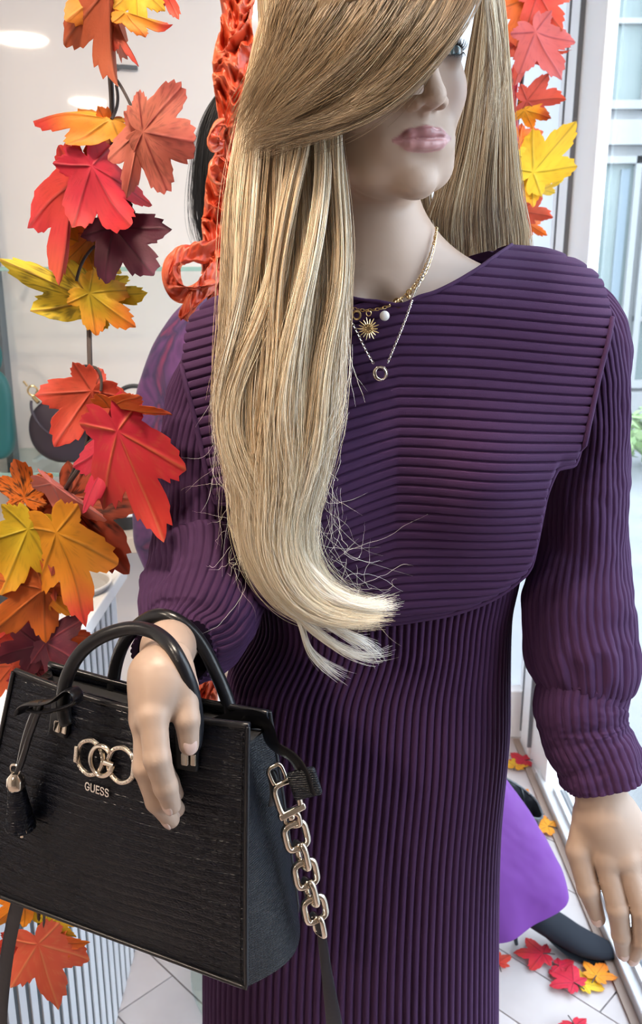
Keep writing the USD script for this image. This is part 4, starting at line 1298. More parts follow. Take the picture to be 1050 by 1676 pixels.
def strands(st, count, rng, pts=26, bulge=.02, thick=.03, wander=.006, w=.00042, tmin=(0., .02), tmax=(.93, 1.), clump=80, s_rng=(0, 1), wave=.006, toward=(0, -1, 0), span=None, bramp=5.):
    """Strands between a left and a right edge curve; layers lie behind one another; neighbours gather in clumps."""
    A, B = edges(st, 80)
    out, wid, cid = [], [], []
    cl_s = np.sort(rng.uniform(*s_rng, clump))
    cl_d = rng.uniform(0, 1, clump)
    cl_ph = rng.uniform(0, 6.28, clump)
    tw = np.array(toward, float)
    for k in range(count):
        s0 = rng.uniform(*s_rng)
        c = np.argmin(np.abs(cl_s - s0))
        cid.append(c)
        layer = rng.uniform(0, 1)
        t0, t1 = rng.uniform(*tmin), rng.uniform(*tmax)
        t1 = min(t0 + rng.uniform(*span), 1.) if span else t1
        t = np.linspace(t0, t1, pts)
        drift = rng.normal() * .05
        pull = .55 * np.clip(t * 1.6, 0, 1) ** 1.2
        s = s0 + drift * t + (cl_s[c] - s0) * pull * rng.uniform(.3, 1)
        s = s + rng.normal() * .008 * np.sin(t * rng.uniform(4, 9) + rng.uniform(0, 6))
        s = np.clip(s, -.06, 1.06)
        i = t * 79
        i0 = np.clip(i.astype(int), 0, 78)
        f = (i - i0)[:, None]
        a = A[i0] * (1 - f) + A[i0 + 1] * f
        b = B[i0] * (1 - f) + B[i0 + 1] * f
        p = a + (b - a) * s[:, None]
        layer = .5 * layer + .5 * cl_d[c]
        bl = bulge * np.clip(4 * s * (1 - s), 0, 1) * np.sin(np.clip(t * bramp, 0, np.pi / 2)) - thick * layer * np.sin(np.clip(t * 6, .3, np.pi / 2))
        p = p + tw * bl[:, None]
        ph = cl_ph[c] + rng.normal() * .5
        p = p + np.stack([np.sin(t * 11 + ph), np.cos(t * 9 + ph) * .6, 0 * t], 1) * (wave * t)[:, None]
        p = p + (np.cumsum(np.cumsum(rng.normal(size=(pts, 3)), 0), 0) * .02) * wander * (t[:, None] ** 1.2)
        out.append(p)
        ww = w * rng.uniform(.75, 1.25)
        wid.append(ww * np.interp(np.linspace(0, 1, pts), [0, .1, .75, 1], [.8, 1, .9, .25]))
    return out, wid, cid


def lock(parent, name, st, count, seed, mix, label=None, mats=None, **kw):
    rng = np.random.default_rng(seed)
    sts, wds, cid = strands(st, count, rng, **kw)
    p = np.array(mix) / sum(mix)
    tone = rng.choice(4, max(cid) + 1, p=p)
    pick = np.where(rng.uniform(size=len(sts)) < .6, tone[cid], rng.choice(4, len(sts), p=p))
    # tone also follows position across the lock, so that streaks show
    for k in range(4):
        ii = np.nonzero(pick == k)[0]
        if len(ii):
            curves(parent, name, [sts[i] for i in ii], [wds[i] for i in ii], (mats or HAIR_ROOT)[k], label if k == 0 else None, kind='stuff')


def core(parent, st, bulge, thick, inset=.004, n=60, m=16, tcut=1.0, name='wig_core'):
    A, B = edges(st, n)
    k = int(n * tcut)
    A, B = A[:k], B[:k]
    s = np.linspace(.04, .96, m)
    t = np.linspace(0, tcut, k)
    front, back = [], []
    b = bulge * 4 * s * (1 - s)
    P = A[:, None] + (B - A)[:, None] * s[None, :, None]
    tap = np.clip(t * 5, 0, 1)[:, None] * np.sqrt(np.clip((tcut - t) / (.12 * tcut), 0, 1))[:, None]
    F = P.copy(); F[..., 1] -= b[None] * tap - inset
    K = P.copy(); K[..., 1] += (thick * tap + inset) * np.sqrt(np.clip(1 - (2 * s[None] - 1) ** 6, 0, 1))
    ringv = np.concatenate([F, K[:, ::-1]], 1)
    part(parent, name, skin(ringv), M_core, smooth=True)


hair = holder('wig', man)
data(stage.GetPrimAtPath(hair), label='long blonde wig with a swept fringe')
LOCK = [(650, -118, .85, 705, -112, .82), (520, -85, .85, 640, -60, .81), (440, 0, .845, 590, 40, .805), (408, 110, .84, 560, 140, .79), (384, 230, .812, 556, 215, .768), (369, 350, .775, 566, 310, .752),
        (365, 470, .745, 573, 420, .735), (359, 590, .722, 560, 560, .715), (361, 690, .712, 545, 680, .702), (384, 800, .702, 522, 790, .695), (394, 880, .700, 504, 868, .690), (422, 948, .698, 514, 926, .686), (470, 998, .697, 548, 970, .686), (545, 1020, .694, 600, 990, .688), (612, 1012, .692, 646, 994, .690)]
FRINGE = [(560, -118, .82, 800, -90, .775), (490, -60, .805, 788, -20, .727), (448, 10, .79, 766, 35, .706), (426, 75, .785, 727, 90, .70), (409, 135, .783, 674, 142, .70), (398, 180, .784, 600, 188, .706), (390, 215, .787, 520, 218, .722), (384, 240, .79, 424, 242, .752)]
RIGHT = [(725, -115, .80, 765, -112, .85), (780, -40, .80, 815, -50, .84), (772, 60, .835, 832, 50, .86), (756, 160, .855, 840, 150, .88), (736, 250, .875, 848, 250, .905), (712, 330, .90, 858, 330, .945), (702, 385, .96, 867, 388, .985), (705, 450, .99, 868, 450, 1.005), (712, 580, 1.0, 862, 580, 1.01)]
core(hair, LOCK, .008, .016, tcut=.86)
core(hair, FRINGE, .004, .010, inset=.006, tcut=.80)
core(hair, RIGHT, .006, .012)
lock(hair, 'front_lock', LOCK, 4600, 1, (4, 3, 2.0, 1.2), 'long blonde lock falling over the shoulder, paler towards the tips', HAIR_TIP, tmax=(.86, 1.0), bulge=.022, thick=.022, wander=.002, bramp=2.0)
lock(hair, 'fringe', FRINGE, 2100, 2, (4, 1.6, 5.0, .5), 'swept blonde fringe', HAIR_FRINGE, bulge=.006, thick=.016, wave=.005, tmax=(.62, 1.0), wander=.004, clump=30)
lock(hair, 'side_lock', RIGHT, 2300, 3, (3, 2, 3.5, .6), 'straight blonde side behind the shoulder', HAIR_SIDE, bulge=.008, thick=.014, wave=.002, wander=.002)
WISP = [(790, -30, .755, 815, -34, .775), (797, 40, .752, 824, 40, .775), (799, 110, .758, 828, 110, .785), (790, 170, .765, 824, 175, .79), (778, 232, .772, 812, 250, .795)]
lock(hair, 'temple_wisp', WISP, 150, 4, (2, 2, 3, 1), bulge=.0, thick=.004, wave=.002, tmax=(.6, 1.0), w=.0004, wander=.004, clump=9)
TIP = lambda *p: [(x - w, y - h, d, x + w, y + h, d - .002) for x, y, d, w, h in p]
# wavy strands lying over the long lock
for k, (pts_, n, mx) in enumerate([
        ([(486, 190, .775, 16, 0), (470, 330, .744, 18, 0), (455, 430, .726, 18, 0), (424, 530, .710, 18, 3), (388, 620, .701, 16, 4), (376, 690, .695, 15, 0), (398, 770, .689, 14, -4), (432, 850, .684, 12, -5), (446, 920, .682, 9, -5)], 230, (3, 4, .6, 3)),
        ([(520, 180, .765, 14, 0), (512, 400, .720, 15, 0), (490, 500, .704, 15, 2), (470, 600, .695, 14, 2), (462, 690, .689, 12, 0), (470, 760, .685, 9, -2), (490, 830, .682, 6, -2)], 200, (1, 3, .5, 4)),
        ([(550, 190, .757, 10, 0), (556, 380, .734, 12, 0), (552, 470, .721, 12, 0), (532, 560, .707, 13, 2), (520, 650, .697, 12, 2), (512, 730, .692, 11, 0), (488, 810, .688, 9, 2), (476, 890, .684, 8, -2), (500, 950, .682, 6, -5)], 220, (3, 3, 1.4, 3)),
        ([(430, 200, .79, 16, 0), (420, 320, .757, 17, 0), (412, 400, .738, 16, 0), (398, 500, .720, 15, 2), (378, 590, .707, 13, 2), (364, 660, .703, 11, 0), (372, 730, .700, 9, -3), (398, 800, .694, 7, -3)], 220, (4, 2, 1.5, 1)),
        ([(500, 190, .77, 14, 0), (470, 340, .731, 15, 0), (452, 460, .716, 14, 0), (446, 580, .701, 15, 0), (436, 700, .690, 14, 0), (430, 790, .686, 12, -2), (446, 880, .683, 9, -5), (488, 950, .682, 6, -6)], 220, (4, 2, 2, 1))]):
    lock(hair, 'wavy_strand', TIP(*pts_), n, 50 + k, mx, None, HAIR_TIP, bulge=.003, thick=.010, tmin=(0, .12), tmax=(.75, 1.0), wave=.002, clump=16, wander=.004)
# tips that fan out at the end of the long lock
for k, (pts_, n, mx) in enumerate([
        ([(470, 850, .688, 22, -4), (486, 920, .684, 18, -8), (530, 968, .682, 12, -10), (585, 990, .684, 7, -6), (648, 986, .690, 2, -2)], 420, (1, 2, .3, 6)),
        ([(430, 860, .690, 20, -4), (448, 940, .686, 16, -9), (496, 998, .684, 11, -9), (556, 1014, .686, 6, -4), (616, 1002, .690, 3, -2)], 330, (2, 3, .6, 4)),
        ([(450, 940, .690, 13, -8), (486, 1006, .687, 8, -6), (540, 1052, .687, 5, -4), (590, 1074, .690, 3, -3), (636, 1068, .695, 1.5, -1)], 130, (2, 3, 1, 4)),
        ([(480, 970, .690, 10, -7), (520, 1010, .687, 7, -5), (570, 1042, .687, 4, -4), (606, 1062, .690, 3, -2), (622, 1080, .694, 1.5, -1)], 90, (1, 3, 1, 4)),
        ([(470, 980, .692, 8, -4), (492, 1026, .690, 4, -3), (508, 1066, .691, 3, -2), (536, 1094, .693, 2, -2), (568, 1112, .697, 1, -1)], 70, (2, 3, 1, 3))]):
    lock(hair, 'curled_tip', TIP(*pts_), n, 30 + k, mx, None, HAIR_END, bulge=.003, thick=.006, tmax=(.72, 1.0), wave=.0008, clump=5, wander=.0028)
# flyaway single hairs along both edges
FLY = [(560, 480, .712, 572, 480, .705), (550, 600, .702, 578, 600, .695), (532, 720, .692, 566, 720, .685), (508, 830, .688, 548, 840, .680), (500, 920, .686, 580, 925, .680), (560, 1000, .690, 680, 965, .690)]
lock(hair, 'stray_hair', FLY, 110, 8, (1, 3, 1, 3), None, HAIR_END, bulge=0, thick=.012, wander=.022, w=.00017, tmin=(0, .92), span=(.08, .22), wave=.008, clump=90)
FLY2 = [(372, 520, .735, 362, 520, .735), (364, 640, .715, 346, 640, .715), (366, 740, .708, 344, 730, .71), (388, 830, .70, 364, 820, .70), (400, 900, .70, 376, 900, .70), (440, 990, .695, 425, 1000, .695)]
lock(hair, 'stray_hair', FLY2, 90, 9, (1, 3, 1, 3), None, HAIR_END, bulge=0, thick=.01, wander=.022, w=.00017, tmin=(0, .85), span=(.08, .22), wave=.008, clump=60)

# the crown and back of the wig
def wig_sdf(P):
    Q = (P - HC0) @ RH
    d = ell(Q, (0, .014, .032), (.080, .099, .096))
    d = smin(d, cone(Q, (0, .06, .0), (0, .085, -.12), .065, .055), .05)
    face = np.maximum(Q[:, 1] + .015 + .55 * np.clip(Q[:, 2] - .02, -.2, .05), Q[:, 2] - .070)
    d = smax(d, -ell(Q, (0, -.085, -.045), (.070, .105, .105)), .012)
    return d


wc = sdf_mesh(wig_sdf, (-.13, .70, 1.44), (.22, 1.06, 1.80), .004)
part(hair, 'wig_cap', wc, M_core, smooth=True)
rng = np.random.default_rng(40)
bs, bw = [], []
for k in range(2600):
    phi = rng.uniform(-2.1, 2.1)             # around the back of the head
    L = rng.uniform(0, 1)
    top = HC0 + RH @ np.array([rng.uniform(.0, .03), .0 + rng.uniform(-.02, .03), .131])
    d = np.array([math.sin(phi), math.cos(phi), 0])
    side = HC0 + RH @ (np.array([d[0] * .084, .016 + d[1] * .103, .04]))
    low = HC0 + RH @ (np.array([d[0] * .078, .045 + d[1] * .085, -.09]))
    e1 = np.array([.06 + math.sin(phi * .45) * .13, .985 + .02 * L + .01 * math.cos(phi), 1.43])
    e2 = np.array([.06 + math.sin(phi * .45) * .13, .985 + .02 * L, rng.uniform(1.18, 1.26)])
    if abs(phi) > 1.75:
        continue
    p = spline([top, side + (0, 0, .045), side, low, e1, e2], 18) + rng.normal(size=3) * .0015
    bs.append(p)
    bw.append(np.full(18, .0006))
cr_s, cr_w = [], []
for k in range(2400):
    phi = rng.uniform(-np.pi, np.pi)          # all round the crown, from the parting
    d = np.array([math.sin(phi), math.cos(phi), 0])
    e = rng.uniform(.0, .004)
    el0, el1 = rng.uniform(1.30, 1.55), rng.uniform(.25, .6)
    els = np.linspace(el0, el1, 12)
    q = np.stack([d[0] * (.086 + e) * np.cos(els), .014 + d[1] * (.105 + e) * np.cos(els), .032 + (.101 + e) * np.sin(els)], 1)
    cr_s.append(HC0 + q @ RH.T + rng.normal(size=3) * .0012)
    cr_w.append(np.full(12, .0006))
for k in range(3):
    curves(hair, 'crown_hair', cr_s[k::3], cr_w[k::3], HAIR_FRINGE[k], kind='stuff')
for k in range(3):
    curves(hair, 'back_hair', bs[k::3], bw[k::3], HAIR_ROOT[k], 'long straight hair down the back' if k == 0 else None, kind='stuff')
# ------------------------------------------------------------------ the black handbag on her wrist
def leather(name, base, waves, scales, rough=.28, k=.8):
    """Embossed lizard leather: wavering cross bands with small scales between them."""
    return usdkit.material(stage, '/World/Looks/' + name, {
        'tc': ('texture_coordinate', {}), 'mp': ('mapping', {'scale': scales}),
        'w': ('wave_texture', {'wave_type': 'bands', 'bands_direction': 'z', 'profile': 'sine', 'scale': waves, 'distortion': 4.0, 'detail': 2.0, 'detail_scale': .22, 'detail_roughness': .6}),
        'rw': ('rgb_ramp', {'ramp': [(0., (0, 0, 0)), (.25, (.75, .75, .75)), (1., (1, 1, 1))]}),
        'v': ('voronoi_texture', {'feature': 'distance_to_edge', 'scale': 1.0, 'randomness': .7}),
        'r': ('rgb_ramp', {'ramp': [(0., (0, 0, 0)), (.25, (.8, .8, .8)), (.5, (1, 1, 1))]}),
        'mx': ('mix', {'fac': .32}),
        'b': ('bump', {'strength': k, 'distance': .0014}),
        'p': ('principled_bsdf', {'base_color': base, 'roughness': rough, 'specular_ior_level': .26})},
        [('tc.object', 'w.vector'), ('tc.object', 'mp.vector'), ('mp.vector', 'v.vector'), ('v.distance', 'r.fac'), ('w.fac', 'rw.fac'), ('rw.color', 'mx.color1'), ('r.color', 'mx.color2'), ('mx.color', 'b.height'), ('b.normal', 'p.normal')], surface='p.BSDF')


M_bagfront = leather('bag_leather_front', (.003, .004, .009), 33., (190., 190., 420.))
M_bagside = leather('bag_leather_side', (.006, .007, .010), 150., (420., 420., 520.))
M_handle = M('bag_leather_smooth', (.006, .006, .008), .28, bump=.12, bscale=500.)
M_strap = M('bag_strap_leather', (.012, .012, .018), .36, bump=.15, bscale=300.)
M_lining = M('bag_lining', (.01, .01, .012), .8)
M_zip = M('zip_metal', (.75, .72, .68), .25, metal=1.)
M_strass = M('emblem_metal', (.80, .70, .58), .17, metal=1., bump=.5, bscale=700., bdist=.0006)


def proj(P):
    q = np.asarray(P, float) - EYE
    zc = q[..., 1] * C - q[..., 2] * S
    return 525 + FPX * q[..., 0] / zc, 838 - FPX * (q[..., 1] * S + q[..., 2] * C) / zc


Bp = np.array([-.0625, .585, .892])
yawb = math.radians(24.)
U, Nn, Zu = np.array([-math.cos(yawb), math.sin(yawb), 0]), np.array([math.sin(yawb), math.cos(yawb), 0]), np.array([0, 0, 1.0])
HB, WB, DB = .232, .305, .100
DT = .047


def fpanel(a, b, off=0.):
    """Front panel: a 0..1 from the right edge to the left, b 0..1 upwards."""
    a, b = np.asarray(a, float), np.asarray(b, float)
    u = (0 + .004 * b) + a * (WB - .066 * b)
    n = .021 * b ** 1.2 - .013 * np.sin(np.pi * a) * np.sin(np.pi * np.clip(b, 0, 1) * .9) - off
    z = HB * b - .010 * np.sin(np.pi * a) * b ** 3 * .8 + .002
    return Bp + u[..., None] * U + n[..., None] * Nn + z[..., None] * Zu


def bpanel(a, b, off=0.):
    u = (0 + .010 * b) + a * (WB - .072 * b)
    n = DB + (.021 + DT - DB) * b ** 1.1 + .010 * np.sin(np.pi * a) * np.sin(np.pi * b * .9) + off
    z = HB * b - .010 * b ** 4 - .006 * np.sin(np.pi * a) * b ** 3
    return Bp + u[..., None] * U + n[..., None] * Nn + z[..., None] * Zu


def slab(fn, na=60, nb=50, th=.004):
    a, b = np.meshgrid(np.linspace(0, 1, na), np.linspace(0, 1, nb))
    F, K = fn(a, b, 0.), fn(a, b, -th)
    rings = np.concatenate([F, K[:, ::-1]], 1)
    return skin(rings)


hb = thing('handbag', 'black lizard embossed leather handbag with gold chain hanging on her wrist', 'handbag', Bp)
part(hb, 'front_panel', slab(fpanel), M_bagfront, smooth=50)
part(hb, 'back_panel', slab(bpanel), M_bagfront, smooth=50)
for side, nm in ((0., 'right'), (1., 'left')):
    c, b = np.meshgrid(np.linspace(0, 1, 36), np.linspace(0, .965, 50))
    Fe, Be = fpanel(np.full_like(b, side), b), bpanel(np.full_like(b, side), b)
    s_ = -1 if side == 0 else 1
    out = .020 * np.sin(np.pi * c) * (1 - b) ** .7 - .020 * np.sin(np.pi * c) ** 1.5 * b ** 1.2
    G1 = Fe * (1 - c[..., None]) + Be * c[..., None] + s_ * out[..., None] * U
    G2 = G1 - s_ * .003 * U
    part(hb, 'gusset', skin(np.concatenate([G1, G2[:, ::-1]], 1)), M_bagside, smooth=50)
a, c = np.meshgrid(np.linspace(0, 1, 40), np.linspace(0, 1, 14))
bt = fpanel(a, np.zeros_like(a)) * (1 - c[..., None]) + bpanel(a, np.zeros_like(a)) * c[..., None] - .006 * np.sin(np.pi * c)[..., None] * Zu
part(hb, 'bottom_panel', skin(np.concatenate([bt, bt[:, ::-1] + .003 * Zu], 1)), M_bagside, smooth=50)
# piping along the edges of the front and the back panel
q = np.linspace(0, 1, 40)
for fn, o in ((fpanel, .0005), (bpanel, .0005)):
    one = np.ones(40)
    loop = np.vstack([fn(0 * one, 1 - q, o)[:-1], fn(q, 0 * one, o)[:-1], fn(one, q, o)])
    part(hb, 'piping', tube(loop, .0022, 8), M_handle, smooth=True)
part(hb, 'top_edge', tube(fpanel(q, np.ones(40), -.002), .0030, 8), M_handle, smooth=True)
part(hb, 'top_edge', tube(bpanel(q, np.ones(40), -.002), .0030, 8), M_handle, smooth=True)
# stitch rows just inside the piping
st = []
for k in range(60):
    b = .02 + k * .016
    if b < .97:
        p0, p1 = fpanel(np.array(.018), np.array(b), .0006), fpanel(np.array(.018), np.array(b + .009), .0006)
        st.append(tube(np.array([p0, p1]), .0005, 5))
part(hb, 'stitching', cat(*st), M_strap, kind='stuff')
# zipped top between the panels
a, c = np.meshgrid(np.linspace(.0, 1, 40), np.linspace(0, 1, 10))
tp = fpanel(a, np.full_like(a, .935), -.004) * (1 - c[..., None]) + bpanel(a, np.full_like(a, .945), -.004) * c[..., None]
part(hb, 'zip_panel', skin(np.concatenate([tp, tp[:, ::-1] - .002 * Zu], 1)), M_lining, smooth=50)
zp = spline([tp[5, 20], tp[5, 6], tp[5, 0] + (.006, -.002, .004), W(446, 1217, .626), W(474, 1236, .622), W(494, 1264, .619), W(503, 1294, .619)], 60)
part(hb, 'zip_tape', tube(zp, .0105, 10, flat=.14, up=np.array([0, 0, 1.])), M_handle, smooth=40)
tee = []
t_, A_, B_ = frames(zp, np.array([0, 0, 1.]))
for k in range(0, 118):
    i = k / 118 * 47
    i0 = int(i)
    p = zp[i0] * (1 - i + i0) + zp[i0 + 1] * (i - i0)
    nrm = B_[i0] if B_[i0][2] > 0 else -B_[i0]
    tee.append(place(trimesh.creation.box((.0042, .0009, .0012)), unit(A_[i0]), unit(t_[i0]), np.cross(unit(A_[i0]), unit(t_[i0])), p + nrm * .0018))
part(hb, 'zip_teeth', cat(*tee), M_zip, kind='stuff', label='silver zip teeth')
tt = unit(W(505, 1298, .619) - W(492, 1258, .619))
rt = unit(W(515, 1290, .62) - W(490, 1296, .619))
part(hb, 'zip_end_tab', place(rbox((0, 0, 0), (.024, .026, .007), .0025), rt, tt, np.cross(rt, tt), W(498, 1282, .617)), M_bagside)

# handles and the leather tabs they are held by
hf = [(110, 1186, .640), (103, 1150, .643), (111, 1105, .645), (138, 1062, .646), (178, 1037, .644), (224, 1028, .638), (264, 1042, .622), (292, 1078, .601), (311, 1122, .598), (320, 1165, .604), (321, 1200, .607), (316, 1224, .603)]
part(hb, 'handle', tube([W(*p) for p in hf], .0058, 14, n=110), M_handle, smooth=True)
hk = [(184, 1165, .722), (186, 1112, .722), (203, 1052, .715), (235, 1016, .702), (272, 1008, .687), (312, 1032, .680), (346, 1085, .676), (366, 1130, .672), (379, 1172, .668)]
part(hb, 'handle', tube([W(*p) for p in hk], .0060, 14, n=110), M_handle, smooth=True)


def on_front(px, py, off=.0):
    """The place on the front panel seen at a picture point, with the panel's own axes there."""
    a, b = np.meshgrid(np.linspace(0, 1, 301), np.linspace(0, 1, 241))
    x, y = proj(fpanel(a, b))
    i = np.argmin((x - px) ** 2 + (y - py) ** 2)
    a, b = a.ravel()[i], b.ravel()[i]
    e = 1e-3
    X = unit(fpanel(np.array(a - e), np.array(b)) - fpanel(np.array(a + e), np.array(b)))
    Y = unit(fpanel(np.array(a), np.array(b + e)) - fpanel(np.array(a), np.array(b - e)))
    Zn = unit(np.cross(X, Y))
    Y = np.cross(Zn, X)
    return fpanel(np.array(a), np.array(b)) + Zn * off, X, Y, Zn


for px, py in ((103, 1172), (309, 1224)):
    O, X, Y, Zn = on_front(px, py, .003)
    part(hb, 'handle_tab', place(rbox((0, 0, 0), (.020, .034, .006), .002), X, Y, Zn, O), M_handle)
    O, X, Y, Zn = on_front(px + 1, py + 13, .007)
    cl = part(hb, 'handle_clasp', place(rbox((0, 0, 0), (.0068, .0105, .004), .0012), X, Y, Zn, O), M_palegold, label='gold clasp')
    part(cl, 'clasp_plate', place(rbox((.0070, -.0002, -.001), (.0050, .0098, .003), .001), X, Y, Zn, O), M_palegold)
O, X, Y, Zn = on_front(266, 1240, .002)
part(hb, 'front_strip', place(rbox((0, 0, 0), (.060, .010, .004), .0015), X, Y, Zn, O + Zn * .0005), M_handle)

# emblem: two ridged rings with a G between them, lettering below
O1, X, Y, Zn = on_front(153, 1238, .004)
O2, *_ = on_front(203, 1249, .004)
Og, *_ = on_front(174, 1242, .006)
em = holder('emblem', hb)
data(stage.GetPrimAtPath(em), label='pale gold emblem of two rings and a letter G')
for O in (O1, O2):
    th = np.linspace(0, 2 * np.pi, 57)[:-1]
    rad = .0148 * (1 + .008 * np.cos(8 * th))
    part(em, 'ring', tube(O + np.cos(th)[:, None] * rad[:, None] * X * .92 + np.sin(th)[:, None] * rad[:, None] * Y, .0022, 8, closed=True), M_strass)
    sp = []
    for k in range(26):
        a0 = k / 26 * 2 * np.pi
        sp.append(sphere(O + (np.cos(a0) * .92 * X + np.sin(a0) * Y) * .0148 + Zn * .0020, .00085, 1))
    part(em, 'stone', cat(*sp), M_silver, kind='stuff')
part(em, 'hinge_bar', place(rbox((0, 0, .001), (.0042, .0150, .0046), .001), X, Y, Zn, O1 - X * .0136), M_strass)
part(em, 'hinge_bar', place(rbox((0, 0, .001), (.0042, .0150, .0046), .001), X, Y, Zn, O2 + X * .0136), M_strass)
th = np.radians(np.linspace(48, 335, 40))
g = [Og + .0128 * (np.cos(t) * .9 * X + np.sin(t) * Y) for t in th] + [Og + .0114 * X - .0006 * Y, Og + .0030 * X - .0006 * Y]
part(em, 'letter', cat(tube(np.array(g[:40]), .0029, 10, flat=.8), tube(np.array([g[39], g[40]]), .0028, 10), tube(np.array([g[40] + X * .0018, g[41]]), .0026, 10)), M_palegold, smooth=40, label='letter G')
Ot, X, Y, Zn = on_front(141, 1291, .0008)
tx = meshkit.text_mesh('GUESS', .0072, .0014, bold=True)
tx.apply_scale((.0260 / tx.extents[0], 1, 1))
part(em, 'lettering', place(tx, X, Y, Zn, Ot), M_palegold, label='row of small pale gold capital letters')

# tassel with bell, hung from a knotted leather bow at the left end of the handle
ts = holder('tassel', hb)
part(ts, 'bow', tube([W(*p) for p in ((34, 1166, .660), (60, 1150, .648), (95, 1142, .640), (122, 1130, .636), (128, 1142, .634), (110, 1156, .634), (80, 1164, .640), (52, 1160, .650))], .0075, 10, n=70, flat=.22, up=np.array([0, 0, 1.])), M_handle, smooth=40)
part(ts, 'cord', tube([W(*p) for p in ((68, 1150, .642), (58, 1178, .648), (46, 1212, .656), (36, 1245, .660), (28, 1264, .662))], .0028, 8, n=40), M_handle, smooth=True)
part(ts, 'cord', tube([W(*p) for p in ((62, 1152, .644), (50, 1180, .651), (40, 1212, .659), (30, 1262, .664))], .0026, 8, n=40), M_handle, smooth=True)
bl_ = W(26, 1280, .662)
part(ts, 'bell', place(lathe([(0, .009), (.003, .009), (.0075, .004), (.0082, -.002), (.0072, -.006), (0, -.006)], 24), (1, 0, 0), (0, 1, 0), (0, 0, 1), bl_), M_palegold, smooth=40, label='gold bell cap')
part(ts, 'bell_ring', ring(bl_ + (.0005, 0, .0125), .0048, .0011, (.4, 1, 0)), M_palegold)
for k in range(11):
    a0 = k / 11 * 2 * np.pi
    d = np.array([math.cos(a0), math.sin(a0), 0])
    p = [bl_ + d * .0062 + (0, 0, -.005), bl_ + d * .0085 + (0, 0, -.022), bl_ + d * .0125 + (0, 0, -.046)]
    part(ts, 'strand', tube(p, .0034, 6, n=10, flat=.35, up=d), M_bagfront)
part(ts, 'end_tip', cat(rbox(bl_ + (.002, -.004, -.050), (.0035, .0035, .007), .001), rbox(bl_ + (.006, -.003, -.048), (.002, .002, .004), .0006)), M_palegold)


# chain and shoulder strap
def link(c, d, nrm, L, w, r):
    d, nrm = unit(d), np.array(nrm, float)
    s = unit(np.cross(d, nrm))
    th = np.linspace(0, 2 * np.pi, 36, endpoint=False)
    p = 4.2
    e1, e2 = np.sign(np.cos(th)) * np.abs(np.cos(th)) ** (2 / p), np.sign(np.sin(th)) * np.abs(np.sin(th)) ** (2 / p)
    return tube(np.array(c) + e1[:, None] * d * (L / 2 - r) + e2[:, None] * s * (w / 2 - r), r, 8, closed=True)


ch = holder('chain', hb)
data(stage.GetPrimAtPath(ch), label='pale gold link chain at the bag side')
cp = [(453, 1268, .628), (470, 1306, .626), (478, 1342, .626), (484, 1368, .626), (494, 1400, .626), (500, 1430, .626), (508, 1460, .626), (515, 1488, .627), (521, 1514, .628)]
cw = [W(*p) for p in cp]
vn = unit(np.array([.35, -.9, .2]))
sz = [(.020, .016, .0019), (.034, .024, .0028), (.017, .017, .0022), (.030, .025, .0032), (.030, .010, .0030), (.030, .025, .0032), (.030, .010, .0030), (.030, .025, .0032), (.026, .010, .0026)]
for k, (p, (L, w, r)) in enumerate(zip(cw, sz)):
    d = cw[min(k + 1, 8)] - cw[max(k - 1, 0)]
    nn = unit(vn - unit(d) * np.dot(vn, unit(d)))
    sd = np.cross(unit(d), nn)
    face = nn if k in (0, 1, 3, 5, 7) else unit(sd + .35 * nn)
    if k == 2:
        face = unit(nn + .5 * sd)
    part(ch, 'link', link(p, d, face, L, w if w > .012 else .018, r), M_palegold, smooth=True)
d = unit(cw[2] - cw[0]); nn = unit(vn - d * np.dot(vn, d)); sd = np.cross(d, nn)
part(ch, 'clasp_bar', place(rbox((0, 0, 0), (.025, .0065, .006), .0018), sd, d, nn, cw[1] + d * .013), M_palegold)
part(ch, 'clasp_ball', sphere(cw[2] - d * .004, .0042, 2), M_palegold)
part(hb, 'side_loop', cat(tube([W(443, 1262, .630), W(447, 1275, .627), W(449, 1300, .628), W(446, 1316, .633)], .0048, 8, n=20, flat=.4)), M_handle)
se = [(522, 1508, .628), (525, 1524, .628), (530, 1560, .628), (537, 1610, .628), (548, 1690, .63), (540, 1850, .64), (430, 2050, .66), (230, 2080, .69), (60, 1930, .71), (0, 1720, .72), (3, 1640, .72), (12, 1560, .72), (26, 1490, .715), (40, 1440, .712)]
sp_ = spline([W(*p) for p in se], 160)
tw = np.interp(np.linspace(0, 1, 160), [0, .05, .12, .3, .7, 1], [.0035, .0050, .0085, .0110, .0095, .0080])
part(hb, 'strap', tube(sp_, tw, 12, flat=.2, up=np.array([0, 1., .0])), M_strap, smooth=40)

# ------------------------------------------------------------------ two necklaces
HV = np.vstack([head.vertices, Pf.reshape(-1, 3)])
HX, HY = proj(HV)


def surf(px, py, off=.003):
    k = (np.abs(HX - px) < 5) & (np.abs(HY - py) < 5)
    D = HV[k, 1].min() if k.any() else .76
    return D - off


def chain_pts(pp, n=200, off=.0028, lead=()):
    p = spline(np.array(pp, float), n)
    D = np.array([surf(x, y, off) for x, y in p])
    D = np.convolve(np.pad(D, 8, mode='edge'), np.ones(17) / 17, 'valid')
    return np.array([W(x, y, d) for (x, y), d in zip(p, D)])


